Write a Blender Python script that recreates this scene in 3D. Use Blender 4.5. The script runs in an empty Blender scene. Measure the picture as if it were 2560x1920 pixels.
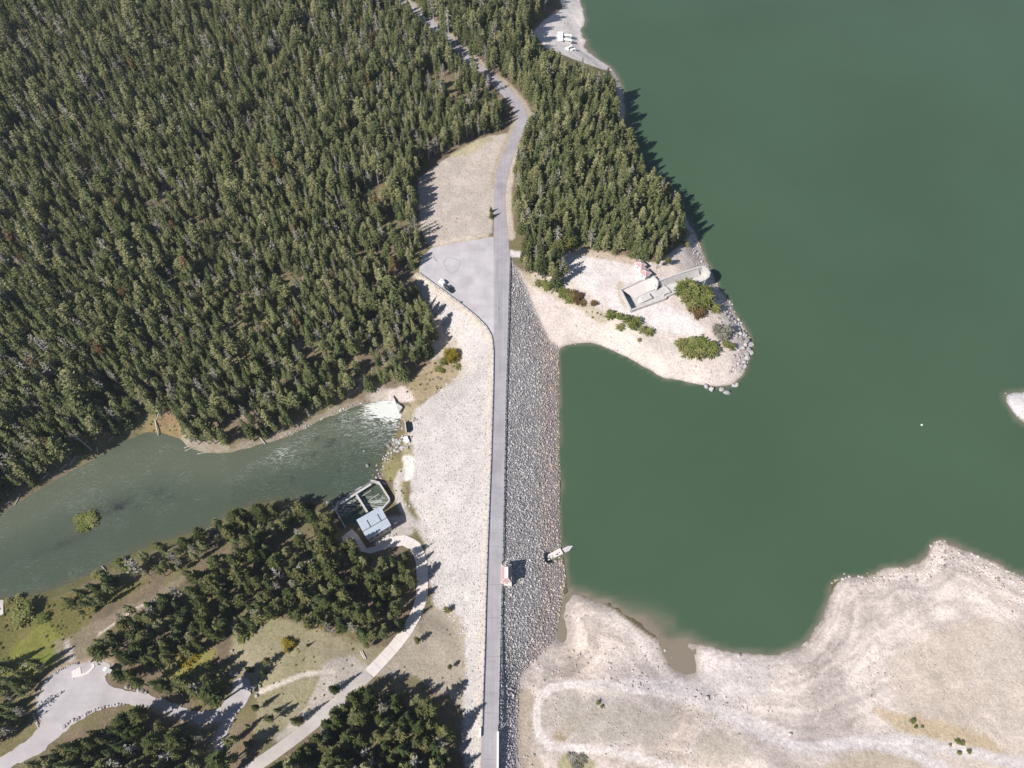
import bpy, bmesh, math, random
import numpy as np
from mathutils import Vector, Matrix
from mathutils.geometry import delaunay_2d_cdt

R = math.radians
rng = np.random.default_rng(7)
random.seed(7)
scene = bpy.context.scene
COL = scene.collection

# ------------------------------------------------------------------ camera, sky, sun, exposure
CAMH, TILT, FPX = 260.0, 30.0, 1808.0
cam_d = bpy.data.cameras.new('camera')
cam = bpy.data.objects.new('camera', cam_d); COL.objects.link(cam)
cam.location = (0, 0, CAMH); cam.rotation_euler = (R(TILT), 0, 0)
cam_d.sensor_fit = 'HORIZONTAL'; cam_d.sensor_width = 36.0; cam_d.lens = FPX / 2560 * 36.0
cam_d.clip_start = 1.0; cam_d.clip_end = 20000.0
scene.camera = cam

SUN_EL, SHADOW_AZ = 43.0, 35.0
world = bpy.data.worlds.new('World'); scene.world = world; world.use_nodes = True
wn = world.node_tree.nodes; wl = world.node_tree.links; wn.clear()
wo = wn.new('ShaderNodeOutputWorld'); wb = wn.new('ShaderNodeBackground'); sky = wn.new('ShaderNodeTexSky')
sky.sky_type = 'NISHITA'; sky.sun_disc = False
sky.sun_elevation = R(SUN_EL)
_sx, _sy = -math.cos(R(SHADOW_AZ)), -math.sin(R(SHADOW_AZ))
sky.sun_rotation = math.atan2(_sx, _sy) % (2 * math.pi)
sky.altitude = 1900; sky.air_density = 1.0; sky.dust_density = 0.6; sky.ozone_density = 1.0
wb.inputs['Strength'].default_value = 0.075
wl.new(sky.outputs[0], wb.inputs[0]); wl.new(wb.outputs[0], wo.inputs[0])
sun_d = bpy.data.lights.new('sun', 'SUN'); sun = bpy.data.objects.new('sun', sun_d); COL.objects.link(sun)
sun_d.energy = 5.0; sun_d.angle = R(0.5); sun_d.color = (1.0, 0.965, 0.925)
_d = Vector((-_sx * math.cos(R(SUN_EL)), -_sy * math.cos(R(SUN_EL)), -math.sin(R(SUN_EL))))
sun.rotation_euler = _d.to_track_quat('-Z', 'Y').to_euler(); sun.location = (0, 0, 400)
vs = scene.view_settings
vs.view_transform = 'Standard'; vs.look = 'None'; vs.gamma = 1.0; vs.use_curve_mapping = False
vs.exposure = 0.45
scene.cycles.max_bounces = 5; scene.cycles.diffuse_bounces = 2; scene.cycles.glossy_bounces = 2
scene.cycles.transmission_bounces = 2; scene.cycles.transparent_max_bounces = 4

# ------------------------------------------------------------------ survey helpers
S_, C_ = math.sin(R(TILT)), math.cos(R(TILT))
K = 2560.0 / 2212.0
def W(px, py, z=0.0):
    """survey point (picture pixel, elevation) -> world"""
    u = (px - 1280.0) / FPX; v = (960.0 - py) / FPX
    t = (CAMH - z) / (C_ - v * S_)
    return Vector((u * t, (S_ + v * C_) * t, z))
def U(dx, dy, z=0.0):
    return W(dx * K, dy * K, z)
def proj(X, Y, Z):
    dep = Y * S_ - (Z - CAMH) * C_
    v = (Y * C_ + (Z - CAMH) * S_) / dep; u = X / dep
    return (1280 + u * FPX) / K, (960 - v * FPX) / K, dep

def inpoly(px, py, poly):
    px = np.asarray(px, float); py = np.asarray(py, float)
    out = np.zeros(px.shape, bool)
    P = np.asarray([(p[0], p[1]) for p in poly], float)
    bb = (px >= P[:, 0].min()) & (px <= P[:, 0].max()) & (py >= P[:, 1].min()) & (py <= P[:, 1].max())
    if not bb.any(): return out
    x = px[bb]; y = py[bb]; ins = np.zeros(x.shape, bool)
    n = len(P)
    for i in range(n):
        x1, y1 = P[i]; x2, y2 = P[(i + 1) % n]
        if y1 == y2: continue
        c = ((y1 > y) != (y2 > y)) & (x < (x2 - x1) * (y - y1) / (y2 - y1) + x1)
        ins ^= c
    out[bb] = ins
    return out
def distline(px, py, line):
    d = np.full(np.shape(px), 1e9)
    L = [(p[0], p[1]) for p in line]
    for (x1, y1), (x2, y2) in zip(L[:-1], L[1:]):
        dx, dy = x2 - x1, y2 - y1; l2 = dx * dx + dy * dy + 1e-9
        t = np.clip(((px - x1) * dx + (py - y1) * dy) / l2, 0, 1)
        d = np.minimum(d, np.hypot(px - x1 - t * dx, py - y1 - t * dy))
    return d
_tab = [np.random.default_rng(100 + i).random((256, 256)) for i in range(8)]
def vn(x, y, scale, seed=0):
    x = np.asarray(x) / scale + 37.3 * seed; y = np.asarray(y) / scale + 11.7 * seed
    xi = np.floor(x).astype(int); yi = np.floor(y).astype(int); fx = x - xi; fy = y - yi
    fx = fx * fx * (3 - 2 * fx); fy = fy * fy * (3 - 2 * fy); T = _tab[seed % 8]
    a = T[xi % 256, yi % 256]; b = T[(xi + 1) % 256, yi % 256]; c = T[xi % 256, (yi + 1) % 256]; d = T[(xi + 1) % 256, (yi + 1) % 256]
    return (a * (1 - fx) + b * fx) * (1 - fy) + (c * (1 - fx) + d * fx) * fy
def fbm(x, y, scale, seed=0, n=4):
    s = 0; a = 1; t = 0
    for i in range(n):
        s = s + a * vn(x, y, scale / 2 ** i, seed + i); t += a; a *= 0.55
    return s / t
def sstep(a, b, x):
    t = np.clip((x - a) / (b - a), 0, 1); return t * t * (3 - 2 * t)

# ------------------------------------------------------------------ survey lines (overview units, elevation)
ZL, ZR = -9.0, -20.0      # lake level, river level
CREST_W = [(905,590),(960,630),(1000,660),(1030,685),(1050,705),(1062,727),(1066,760),(1065,830),(1063,900),(1060,1000),(1056,1100),(1052,1200),(1049,1300),(1046.5,1400),(1043,1500),(1041,1570),(1039.5,1659),(1037,1800)]
CREST_E = [(1101,556),(1098,640),(1096,720),(1093.5,800),(1091,900),(1089,1000),(1087,1100),(1085,1200),(1082,1300),(1080,1400),(1077.5,1500),(1076,1570),(1075,1659),(1072,1800)]
UP_TOE = [(1113,576,-1.0),(1140,634,-4),(1163,688,-6),(1185,735,-8),(1206,752,ZL),(1207,800,ZL),(1207,900,ZL),(1209,1000,ZL),(1208,1100,ZL),(1212,1165,ZL),(1215,1215,ZL),(1221,1240,ZL),(1216,1285,ZL),(1204,1345,-8.9),(1196,1385,-8.4),(1160,1418,-7),(1122,1460,-5.5),(1114,1550,-5),(1118,1659,-4.2),(1118,1800,-4)]
DOWN_TOE = [(896,610,-4),(915,645,-6.5),(950,690,-9),(985,735,-11.5),(1000,775,-13.5),(985,810,-15),(935,852,-17.5),(893,885,-18.6),(880,930,-18.6),(893,985,-18),(888,1040,-18),(885,1085,-18),(915,1140,-17),(932,1200,-15.5),(930,1260,-14),(940,1310,-12),(985,1345,-8.5),(1000,1390,-6.8),(1003,1450,-6),(998,1550,-5),(1000,1659,-4.5),(1000,1800,-4)]
LAKE_SHORE = [(1225,-60),(1238,-30),(1252,0),(1262,45),(1248,85),(1262,112),(1300,135),(1328,158),(1342,200),(1346,245),(1344,290),(1362,330),(1392,385),(1432,432),(1470,462),(1496,497),(1513,545),(1530,580),(1548,618),(1575,655),(1592,692),(1610,714),(1622,740),(1616,770),(1604,808),(1588,828),(1562,838),(1500,829),(1440,814),(1400,795),(1340,763),(1300,744),(1270,736),(1245,738),(1206,752)]
SPIT = [(1216,1285),(1206,1345),(1200,1378),(1212,1390),(1224,1382),(1216,1340),(1220,1305),(1238,1284),(1262,1284),(1300,1302),(1360,1328),(1392,1348),(1420,1388),(1436,1418),(1452,1440),(1476,1455),(1500,1452),(1504,1436),(1486,1408),(1474,1385),(1482,1370),(1500,1370),(1520,1386),(1560,1405),(1600,1413),(1680,1416),(1712,1402),(1752,1376),(1778,1345),(1785,1300),(1795,1262),(1820,1243),(1880,1247),(1892,1236),(1920,1226),(1978,1227),(2004,1203),(2008,1176),(2030,1160),(2062,1182),(2100,1194),(2160,1222),(2212,1246),(2300,1290),(2500,1380)]
ISLE = [(2166,853),(2180,846),(2212,848),(2300,840),(2380,870),(2360,920),(2280,940),(2212,912),(2190,893),(2176,872)]
RIVER_N = [(872,866),(835,864),(795,866),(740,886),(700,901),(650,926),(610,946),(570,956),(530,969),(490,975),(440,976),(410,966),(397,950),(378,938),(345,933),(310,931),(288,941),(250,957),(210,986),(160,1012),(100,1047),(50,1077),(0,1112),(-80,1150),(-220,1210)]
RIVER_S = [(870,868),(869,905),(862,935),(842,960),(826,1000),(815,1030),(846,1075),(850,1092),(790,1150),(745,1145),(722,1100),(718,1086),(690,1088),(600,1086),(560,1091),(500,1112),(450,1147),(400,1160),(330,1180),(280,1204),(230,1228),(175,1255),(100,1284),(40,1296),(0,1293),(-80,1315),(-220,1365)]
BASIN = [(818,1036),(845,1078),(842,1092),(800,1150),(745,1140),(724,1098),(726,1082),(745,1070)]
DRIVE_C = [(745,1172,-17),(790,1180,-17),(840,1172,-16.9),(873,1167,-16.6),(898,1180,-16.2),(910,1210,-15.2),(913,1250,-14.2),(911,1290,-12.8),(900,1325,-11.8),(880,1362,-10.8),(850,1400,-10),(822,1430,-9.2),(798,1455,-8.4)]
DIRT_C = [(798,1455,-8.4),(740,1507,-7.8),(690,1552,-7.4),(640,1592,-7.2),(590,1628,-7.0),(545,1659,-7.0),(480,1705,-7),(400,1760,-7)]
ROAD_W = [(1066,512,0),(1067,470,0),(1067,433,0),(1069,400,.2),(1075,366,.4),(1086,335,.7),(1101,302,.9),(1113,272,1),(1115,255,1.1),(1105,230,1.3),(1085,205,1.6),(1066,187,1.8),(1038,166,2),(1015,141,2.2),(992,119,2.4),(969,96,2.6),(945,75,2.8),(918,54,3),(895,36,3.1),(871,16,3.2),(848,-4,3.3),(810,-36,3.5)]
ROAD_E = [(1098,512,0),(1093,470,0),(1091,433,0),(1093,400,.2),(1100,366,.4),(1110,335,.7),(1124,302,.9),(1138,272,1),(1141,250,1.1),(1126,220,1.3),(1102,194,1.6),(1082,176,1.8),(1053,156,2),(1030,132,2.2),(1006,110,2.4),(983,87,2.6),(959,66,2.8),(932,45,3),(909,28,3.1),(886,8,3.2),(864,-11,3.3),(828,-46,3.5)]
LOT = [(905,590),(907,572),(914,552),(932,536),(1000,523),(1060,512),(1070,506),(1098,506),(1101,556)]
GLOT_OUT = [(-30,1655),(20,1625),(60,1598),(84,1572),(88,1560),(80,1545),(78,1520),(95,1480),(120,1452),(160,1436),(205,1428),(238,1432),(240,1448),(226,1462),(235,1480),(270,1492),(320,1500),(372,1518),(410,1535),(470,1535),(500,1500),(506,1470),(522,1461),(538,1470),(547,1488),(534,1516),(508,1548),(488,1590),(476,1640),(470,1720),(445,1720),(455,1640),(468,1590),(480,1560),(440,1565),(380,1548),(330,1528),(270,1520),(215,1534),(170,1556),(130,1590),(90,1625),(40,1650),(-30,1690)]
SPILL = None

def seg3(line, step=3.0, z=None):
    pts = [U(p[0], p[1], p[2] if len(p) > 2 else z) for p in line]
    out = []
    for a, b in zip(pts[:-1], pts[1:]):
        n = max(1, int((b - a).length / step))
        for i in range(n): out.append(a.lerp(b, i / n))
    out.append(pts[-1]); return out

ctrl = []
def add(line, z=None, step=3.0): ctrl.extend(seg3(line, step, z))
def offs(line, off, z, step=4.0, z0=0.0):
    """line moved sideways by off metres (left of travel), at elevation z"""
    p = seg3(line, step, z0); out = []
    for i in range(len(p)):
        a = p[max(0, i - 2)]; b = p[min(len(p) - 1, i + 2)]
        d = (b - a); d.z = 0
        if d.length < 1e-6: continue
        d.normalize(); q = p[i] + Vector((-d.y, d.x, 0)) * off; out.append(Vector((q.x, q.y, z)))
    return out
add(CREST_W, 0.0, 2.0); add(CREST_E, 0.0, 2.0); add(UP_TOE, None, 2.5); add(DOWN_TOE, None, 2.5)
add(LAKE_SHORE, ZL, 2.5); add(SPIT, ZL, 2.0); add(ISLE + ISLE[:1], ZL, 3)
add(RIVER_N, ZR, 2.5); add(RIVER_S, ZR, 2.5)
add(DRIVE_C, None, 2); add(DIRT_C, None, 3)
add(ROAD_W, None, 3); add(ROAD_E, None, 3); add(LOT, 0.0, 3)
add(GLOT_OUT, -13.5, 4)
ctrl += offs(RIVER_N[1:], -2.0, ZR + 1.2, 4, ZR)
ctrl += offs(RIVER_N[1:], 6.0, ZR - 1.6, 4, ZR)
ctrl += offs(RIVER_S[13:], 1.8, ZR + 1.3, 4, ZR)
ctrl += offs(RIVER_S[13:], -6.0, ZR - 1.5, 4, ZR)
ctrl += [Vector((p.x - 8, p.y, ZR - 1.6)) for p in seg3(RIVER_S[:6], 4, ZR)]
PTS = '''
(-250,-150,3)(0,-150,4)(400,-150,4)(800,-150,4)(1100,-120,3)(-250,200,3)(-250,600,1)(-250,900,-3)(-250,1050,-12)
(0,0,3)(200,0,4)(400,0,4)(600,0,4)(780,0,3.6)(0,200,3)(300,200,3)(600,200,3)(850,150,2.5)(950,250,1.6)(0,400,2)(300,400,2)(600,400,2)(800,400,1)(880,420,.5)
(0,600,0)(300,600,0)(600,600,0)(800,600,0)(870,560,0)(880,600,-.5)(0,750,-3)(150,720,-2)(300,700,-2)(450,700,-2)(600,690,-2)(750,680,-3)(840,660,-3)
(0,900,-9)(100,860,-8)(200,830,-8)(300,800,-8)(420,830,-8)(550,820,-8)(650,790,-8)(750,760,-8)(840,730,-8)(900,720,-9)(930,760,-11.5)(890,800,-14)
(0,1010,-14)(120,970,-14)(220,915,-14)(300,880,-14.5)(380,890,-15)(480,920,-15)(560,910,-15)(640,880,-15)(720,850,-15)(800,830,-15.5)(860,835,-16.5)(900,840,-16.5)
(930,360,.3)(1000,340,.3)(1050,320,.6)(940,430,.2)(1000,430,.2)(940,510,.2)(1030,480,.1)
(1150,200,1.5)(1200,250,1.5)(1250,180,1)(1200,120,1.5)(1100,80,2.5)(1000,40,3)(1100,-40,3)(1150,30,1.5)(1170,60,-1)(1190,85,-3)(1210,50,-4.5)(1235,75,-6.5)(1230,30,-6.5)(1230,100,-5)(1270,130,-4.5)(1200,0,-2.5)
(1150,330,1.2)(1200,350,1.5)(1280,330,1)(1180,430,1)(1280,430,1)(1350,430,1)(1400,470,.5)(1130,500,.3)(1200,500,.2)(1300,500,.2)(1400,530,0)(1300,170,-3)(1322,215,-3.5)(1325,265,-3.5)(1322,310,-2)(1345,355,-3)(1378,412,-3)(1420,458,-3)(1458,490,-3)(1478,520,-3.5)(1300,230,0)(1295,300,.5)(1330,380,0)(1390,450,-.5)
(1120,548,0)(1150,570,-.6)(1200,560,-.6)(1250,540,-.5)(1300,600,-.8)(1300,650,-1.2)(1360,570,-.5)(1400,545,-.3)(1440,545,-.5)(1480,545,-2)(1495,570,-4)(1340,640,-1)(1370,680,-1.5)(1420,665,-1.4)(1480,690,-1.8)(1530,715,-2.2)(1500,640,-1.5)(1540,650,-3)(1570,690,-4.5)(1590,720,-5)(1595,750,-5.5)(1585,790,-6.5)(1560,775,-5)(1500,775,-4.5)(1430,755,-4.5)(1390,735,-4)(1350,715,-3.8)(1310,700,-4.2)(1260,690,-4)(1220,650,-3.5)(1180,630,-2.8)(1250,640,-2)(1200,700,-5.2)(1225,722,-7)(1280,715,-6)(1340,742,-6.8)(1430,795,-7)(1520,808,-7.2)
(1300,1330,-8)(1260,1320,-7.9)(1250,1370,-7.8)(1330,1370,-7.7)(1400,1430,-7.7)(1300,1430,-7)(1200,1450,-6.2)(1480,1470,-8.2)(1530,1420,-7.9)(1600,1440,-7.8)(1700,1450,-7.4)(1780,1410,-7.5)(1830,1330,-7.8)(1850,1270,-8)(1950,1260,-7.6)(2050,1220,-7.5)(2120,1250,-7.6)(2000,1330,-7)(2150,1330,-7)(1900,1420,-6.8)(2100,1430,-6.2)(1400,1510,-5.6)(1200,1530,-5.2)(1250,1560,-4.4)(1300,1540,-4.4)(1450,1570,-5)(1600,1560,-5.8)(1750,1560,-6)(1900,1540,-5.6)(2100,1560,-5)(2212,1500,-5.4)(2212,1659,-4.2)(1950,1640,-5)(1700,1640,-4.6)(1500,1620,-4.2)(1300,1640,-4)(1200,1640,-4.4)(1250,1585,-4.0)
(1300,1850,-3)(1700,1850,-3)(2200,1850,-3)(2700,1700,-3)(2600,1480,-6)(1000,1950,-3)(1100,1950,-1)
(2240,880,-7)(2300,890,-6)(2200,870,-7.8)
(1350,900,-14)(1500,900,-15)(1700,800,-16)(1700,1000,-16)(1500,1100,-15)(1350,1100,-14)(1260,900,-12.5)(1260,1050,-12.5)(1235,775,-11)(1290,775,-11)(1225,820,-11.5)(1340,800,-11)(1228,1000,-11)(1230,1140,-11)(1226,900,-11)(1300,1220,-12.5)(1500,1280,-13)(1650,1300,-13)(1750,1180,-14)(1900,1100,-15)(2100,1050,-15)(2100,700,-17)(1900,500,-18)(1600,400,-16)(1500,200,-16)(1400,60,-16)(1800,100,-19)(2200,200,-19)(2300,600,-18)(2400,1100,-14)(1620,900,-14)(1700,700,-15)
(1300,1265,-9.7)(1360,1300,-9.7)(1420,1350,-9.5)(1460,1390,-9.35)(1470,1425,-9.3)(1440,1330,-10)(1210,1360,-9.25)(1228,1262,-9.6)
(600,1120,-16)(650,1100,-17)(700,1110,-17.3)(700,1150,-16.5)(560,1150,-15.5)(480,1180,-15.5)(420,1210,-15.5)(330,1240,-15.5)(260,1270,-16)(150,1310,-16.5)(60,1320,-17)(-80,1340,-17)
(600,1220,-14)(700,1220,-14.5)(820,1210,-15.5)(870,1230,-14.8)(500,1260,-14)(600,1320,-12.5)(700,1320,-12)(800,1300,-12.8)(400,1320,-14.5)(280,1350,-15)(160,1370,-15.5)(40,1400,-16)(-80,1430,-16)
(600,1400,-11.5)(700,1400,-10.5)(780,1390,-10.5)(500,1400,-12.5)(400,1420,-13)(300,1430,-13.6)(600,1480,-10.5)(700,1460,-9.2)(650,1530,-9)(560,1560,-10)(600,1590,-8.5)(40,1500,-15)(30,1580,-14.6)(-80,1560,-15)(150,1620,-13)(300,1580,-12.8)(400,1600,-12.2)(300,1660,-12)(150,1680,-13)(420,1700,-11)(560,1700,-6.8)(200,1850,-11)(-200,1800,-13)(500,1850,-7)
(880,1420,-8.4)(920,1380,-8)(950,1430,-7.2)(900,1480,-7.4)(820,1490,-7.6)(780,1560,-6.8)(900,1560,-6.2)(700,1620,-6.6)(850,1640,-6)(960,1600,-5.2)(800,1800,-5)(950,1800,-4.5)
(870,1060,-18)(860,1010,-18.3)(850,1110,-17.2)(880,1130,-17)(740,1165,-17)(760,1160,-17)(850,1140,-17)(720,1140,-17)
'''
import re
for m in re.findall(r'\(([^)]*)\)', PTS):
    a = [float(t) for t in m.split(',')]; ctrl.append(U(*a))
# river bed and far country
for dx, dy in [(800,910),(750,950),(650,1000),(550,1030),(450,1050),(350,1040),(250,1060),(150,1130),(50,1180),(-50,1230),(-200,1290),(780,1000),(700,1060),(600,1060)]:
    ctrl.append(U(dx, dy, ZR - 1.8))
ctrl.append(U(186, 1131, ZR + .5)); ctrl.append(U(176, 1138, ZR + .4)); ctrl.append(U(197, 1122, ZR + .4))
for p in [(160,1146),(152,1138),(165,1124),(190,1112),(208,1112),(210,1124),(192,1142),(175,1150)]: ctrl.append(U(p[0], p[1], ZR - .5))
for i in range(48):
    a = 2 * math.pi * i / 48
    for rad, zz in ((900, None), (2000, None), (4500, None)):
        x, y = rad * math.cos(a), 200 + rad * math.sin(a)
        lake = (x > 0 and math.sin(a) > -0.35)
        z = -22 if (lake and rad < 4000) else {900: 4, 2000: 25, 4500: 60}[rad]
        if not lake and y < 200 and rad == 900: z = -4
        ctrl.append(Vector((x, y, z)))

# ------------------------------------------------------------------ terrain height grid
RES = 0.9
gx = np.concatenate([-np.geomspace(4000, 380, 22)[:-1], np.arange(-376, 376, RES), np.geomspace(380, 4000, 22)[1:]])
gy = np.concatenate([-np.geomspace(3500, 44, 22)[:-1], np.arange(-40, 466, RES), np.geomspace(470, 4500, 22)[1:]])
GX, GY = np.meshgrid(gx, gy, indexing='ij')
key = {}
for p in ctrl: key.setdefault((round(p.x * 2), round(p.y * 2)), p)
cp = list(key.values())
ov, oe, of, _, _, _ = delaunay_2d_cdt([Vector((p.x, p.y)) for p in cp], [], [], 0, 1e-4)
zc = {(round(p.x, 4), round(p.y, 4)): p.z for p in cp}
oz = []
for v in ov:
    k = (round(v.x, 4), round(v.y, 4)); z = zc.get(k)
    if z is None:
        z = min(cp, key=lambda p: (p.x - v.x) ** 2 + (p.y - v.y) ** 2).z
    oz.append(z)
HZ = np.full(GX.shape, -22.0)
for f in of:
    for q in range(1, len(f) - 1):
        a, b, c = ov[f[0]], ov[f[q]], ov[f[q + 1]]; za, zb, zcv = oz[f[0]], oz[f[q]], oz[f[q + 1]]
        i0 = np.searchsorted(gx, min(a.x, b.x, c.x)); i1 = np.searchsorted(gx, max(a.x, b.x, c.x), 'right')
        j0 = np.searchsorted(gy, min(a.y, b.y, c.y)); j1 = np.searchsorted(gy, max(a.y, b.y, c.y), 'right')
        if i0 >= i1 or j0 >= j1: continue
        x = GX[i0:i1, j0:j1]; y = GY[i0:i1, j0:j1]
        den = (b.y - c.y) * (a.x - c.x) + (c.x - b.x) * (a.y - c.y)
        if abs(den) < 1e-9: continue
        l1 = ((b.y - c.y) * (x - c.x) + (c.x - b.x) * (y - c.y)) / den
        l2 = ((c.y - a.y) * (x - c.x) + (a.x - c.x) * (y - c.y)) / den
        l3 = 1 - l1 - l2
        m = (l1 >= -1e-6) & (l2 >= -1e-6) & (l3 >= -1e-6)
        sub = HZ[i0:i1, j0:j1]; sub[m] = (l1 * za + l2 * zb + l3 * zcv)[m]
def blur(a, n=1):
    for _ in range(n):
        b = a.copy(); b[1:-1] = (a[:-2] + 2 * a[1:-1] + a[2:]) * .25
        a = b.copy(); a[:, 1:-1] = (b[:, :-2] + 2 * b[:, 1:-1] + b[:, 2:]) * .25
    return a
DXg, DYg, _dep = proj(GX, GY, HZ)
damtop = CREST_W + CREST_E[::-1]
DAM = [(p[0], p[1]) for p in CREST_W[:]]
DAM_POLY = [(p[0], p[1]) for p in DOWN_TOE] + [(p[0], p[1]) for p in UP_TOE[::-1]] + [(1101,556),(1070,506),(905,590)]
damW = [U(p[0], p[1], p[2]) for p in DOWN_TOE] + [U(p[0], p[1], p[2]) for p in UP_TOE[::-1]] + [U(1101,552,0), U(1066,520,0), U(905,590,0)]
in_dam = inpoly(GX, GY, damW)
crestW = [U(p[0], p[1]) for p in CREST_W] + [U(p[0], p[1]) for p in CREST_E[::-1]] + [U(1098,506), U(1060,512), U(1000,523), U(932,536), U(907,572)]
in_crest = inpoly(GX, GY, crestW)
roadW = [U(*p) for p in ROAD_W] + [U(*p) for p in ROAD_E[::-1]]
in_road = inpoly(GX, GY, roadW)
hard = blur(np.maximum(in_crest, in_road).astype(float), 2)
HB = blur(HZ, 7)
wgt = np.clip(hard * 1.6, 0, 1)
HZ = HZ * wgt + HB * (1 - wgt)
HZ0 = HZ.copy()
# natural unevenness where nothing is paved
flatm = np.zeros(GX.shape)
for ln, wd in ((DRIVE_C, 5), (DIRT_C, 4.5), (ROAD_W, 5), (ROAD_E, 5), (CREST_W, 2.5), (CREST_E, 2.5)):
    flatm = np.maximum(flatm, 1 - sstep(wd * .6, wd * 1.6, distline(GX, GY, [U(p[0], p[1], p[2] if len(p) > 2 else 0) for p in ln])))
flatm = np.maximum(flatm, blur(inpoly(GX, GY, [U(p[0], p[1], -13.5) for p in GLOT_OUT]).astype(float), 6))
flatm = np.maximum(flatm, in_crest)
landm = 1 - flatm
HZ += landm * ((fbm(GX, GY, 22, 1) - .5) * 1.2 * (HZ > 0.2) + (fbm(GX, GY, 6, 3) - .5) * .55 + (fbm(GX, GY, 2.2, 5, 2) - .5) * .22)
_bas = [W(800 + a / 7.54, 1180 + b_ / 7.54, -20) for a, b_ in [(330,590),(955,190),(1105,205),(1290,500),(1160,680),(900,820),(720,930),(470,1010),(300,710)]]
for _pl in ([(1214,1288),(1204,1345),(1198,1380),(1213,1392),(1226,1383),(1218,1340),(1222,1305),(1238,1286)], [(1425,1390),(1440,1425),(1455,1445),(1480,1458),(1503,1455),(1506,1438),(1490,1410),(1476,1388),(1470,1375),(1440,1370)]):
    _m = blur(inpoly(GX, GY, [U(a, b_, ZL) for a, b_ in _pl]).astype(float), 1); HZ = HZ * (1 - _m) + np.minimum(HZ, -9.22) * _m
HZ = np.where(inpoly(GX, GY, _bas), np.minimum(HZ, -21.6), HZ)
_not = [W(1160 + a / 7.54, 1320 + b_ / 7.54, -9) for a, b_ in [(1530,650),(1515,500),(1690,400),(1850,320),(1980,480),(1700,650)]]
HZ = np.where(inpoly(GX, GY, _not), np.minimum(HZ, -9.25), HZ)
DXg, DYg, _dep = proj(GX, GY, HZ)
def Hs(x, y):
    x = np.asarray(x, float); y = np.asarray(y, float)
    i = np.clip(np.searchsorted(gx, x) - 1, 0, len(gx) - 2); j = np.clip(np.searchsorted(gy, y) - 1, 0, len(gy) - 2)
    fx = (x - gx[i]) / (gx[i + 1] - gx[i]); fy = (y - gy[j]) / (gy[j + 1] - gy[j])
    return (HZ[i, j] * (1 - fx) + HZ[i + 1, j] * fx) * (1 - fy) + (HZ[i, j + 1] * (1 - fx) + HZ[i + 1, j + 1] * fx) * fy
def hz(x, y): return float(Hs(x, y))
def G(dx, dy):
    """ground point seen at overview position"""
    z = -5.0
    for _ in range(12):
        p = U(dx, dy, z); z = .5 * z + .5 * hz(p.x, p.y)
    p = U(dx, dy, z); return Vector((p.x, p.y, hz(p.x, p.y)))
def GP(px, py): return G(px / K, py / K)

# ------------------------------------------------------------------ materials
def new_mat(name):
    m = bpy.data.materials.new(name); m.use_nodes = True
    nt = m.node_tree; b = nt.nodes['Principled BSDF']
    return m, nt, b
def noise_node(nt, scale, detail=4, rough=.6, coord=None, dist=0.0):
    n = nt.nodes.new('ShaderNodeTexNoise'); n.inputs['Scale'].default_value = scale
    n.inputs['Detail'].default_value = detail; n.inputs['Roughness'].default_value = rough; n.inputs['Distortion'].default_value = dist
    if coord is not None: nt.links.new(coord, n.inputs['Vector'])
    return n
def world_pos(nt):
    g = nt.nodes.new('ShaderNodeNewGeometry'); return g.outputs['Position']
def ramp(nt, fac, stops):
    r = nt.nodes.new('ShaderNodeValToRGB'); e = r.color_ramp.elements
    while len(e) < len(stops): e.new(.5)
    for k, (p, c) in enumerate(stops):
        e[k].position = p; e[k].color = (c, c, c, 1) if isinstance(c, (int, float)) else (*c, 1)
    nt.links.new(fac, r.inputs[0]); return r.outputs[0]
def mixc(nt, mode, fac, a, b):
    m = nt.nodes.new('ShaderNodeMix'); m.data_type = 'RGBA'; m.blend_type = mode
    for sock, val in ((m.inputs[0], fac), (m.inputs[6], a), (m.inputs[7], b)):
        if isinstance(val, (int, float)): sock.default_value = val
        elif isinstance(val, tuple): sock.default_value = (*val, 1)
        else: nt.links.new(val, sock)
    return m.outputs[2]
def bump(nt, b, h, strength=.4, dist=.2):
    n = nt.nodes.new('ShaderNodeBump'); n.inputs['Strength'].default_value = strength; n.inputs['Distance'].default_value = dist
    nt.links.new(h, n.inputs['Height']); nt.links.new(n.outputs[0], b.inputs['Normal'])
def simple(name, col, rough=.8, var=.15, scale=1.5, metal=0.0, bmp=0.0):
    m, nt, b = new_mat(name)
    n = noise_node(nt, scale, 5, .65, world_pos(nt))
    f = ramp(nt, n.outputs[0], [(.3, 1 - var), (.7, 1 + var)])
    nt.links.new(mixc(nt, 'MULTIPLY', 1.0, col, f), b.inputs['Base Color'])
    b.inputs['Roughness'].default_value = rough; b.inputs['Metallic'].default_value = metal
    if bmp: bump(nt, b, n.outputs[0], bmp, .1)
    return m
def foliage(name, dark, mid, lite, transl=.18):
    m = bpy.data.materials.new(name); m.use_nodes = True; nt = m.node_tree; nt.nodes.clear()
    out = nt.nodes.new('ShaderNodeOutputMaterial'); oi = nt.nodes.new('ShaderNodeObjectInfo')
    c = ramp(nt, oi.outputs['Random'], [(0, dark), (.45, mid), (1, lite)])
    n = noise_node(nt, 1.7, 2, .6, world_pos(nt))
    f = ramp(nt, n.outputs[0], [(.3, .7), (.7, 1.3)])
    c = mixc(nt, 'MULTIPLY', 1.0, c, f)
    d = nt.nodes.new('ShaderNodeBsdfDiffuse'); t = nt.nodes.new('ShaderNodeBsdfTranslucent'); mx = nt.nodes.new('ShaderNodeMixShader')
    nt.links.new(c, d.inputs[0]); nt.links.new(c, t.inputs[0]); mx.inputs[0].default_value = transl
    nt.links.new(d.outputs[0], mx.inputs[1]); nt.links.new(t.outputs[0], mx.inputs[2]); nt.links.new(mx.outputs[0], out.inputs[0])
    return m
M = {}
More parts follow.
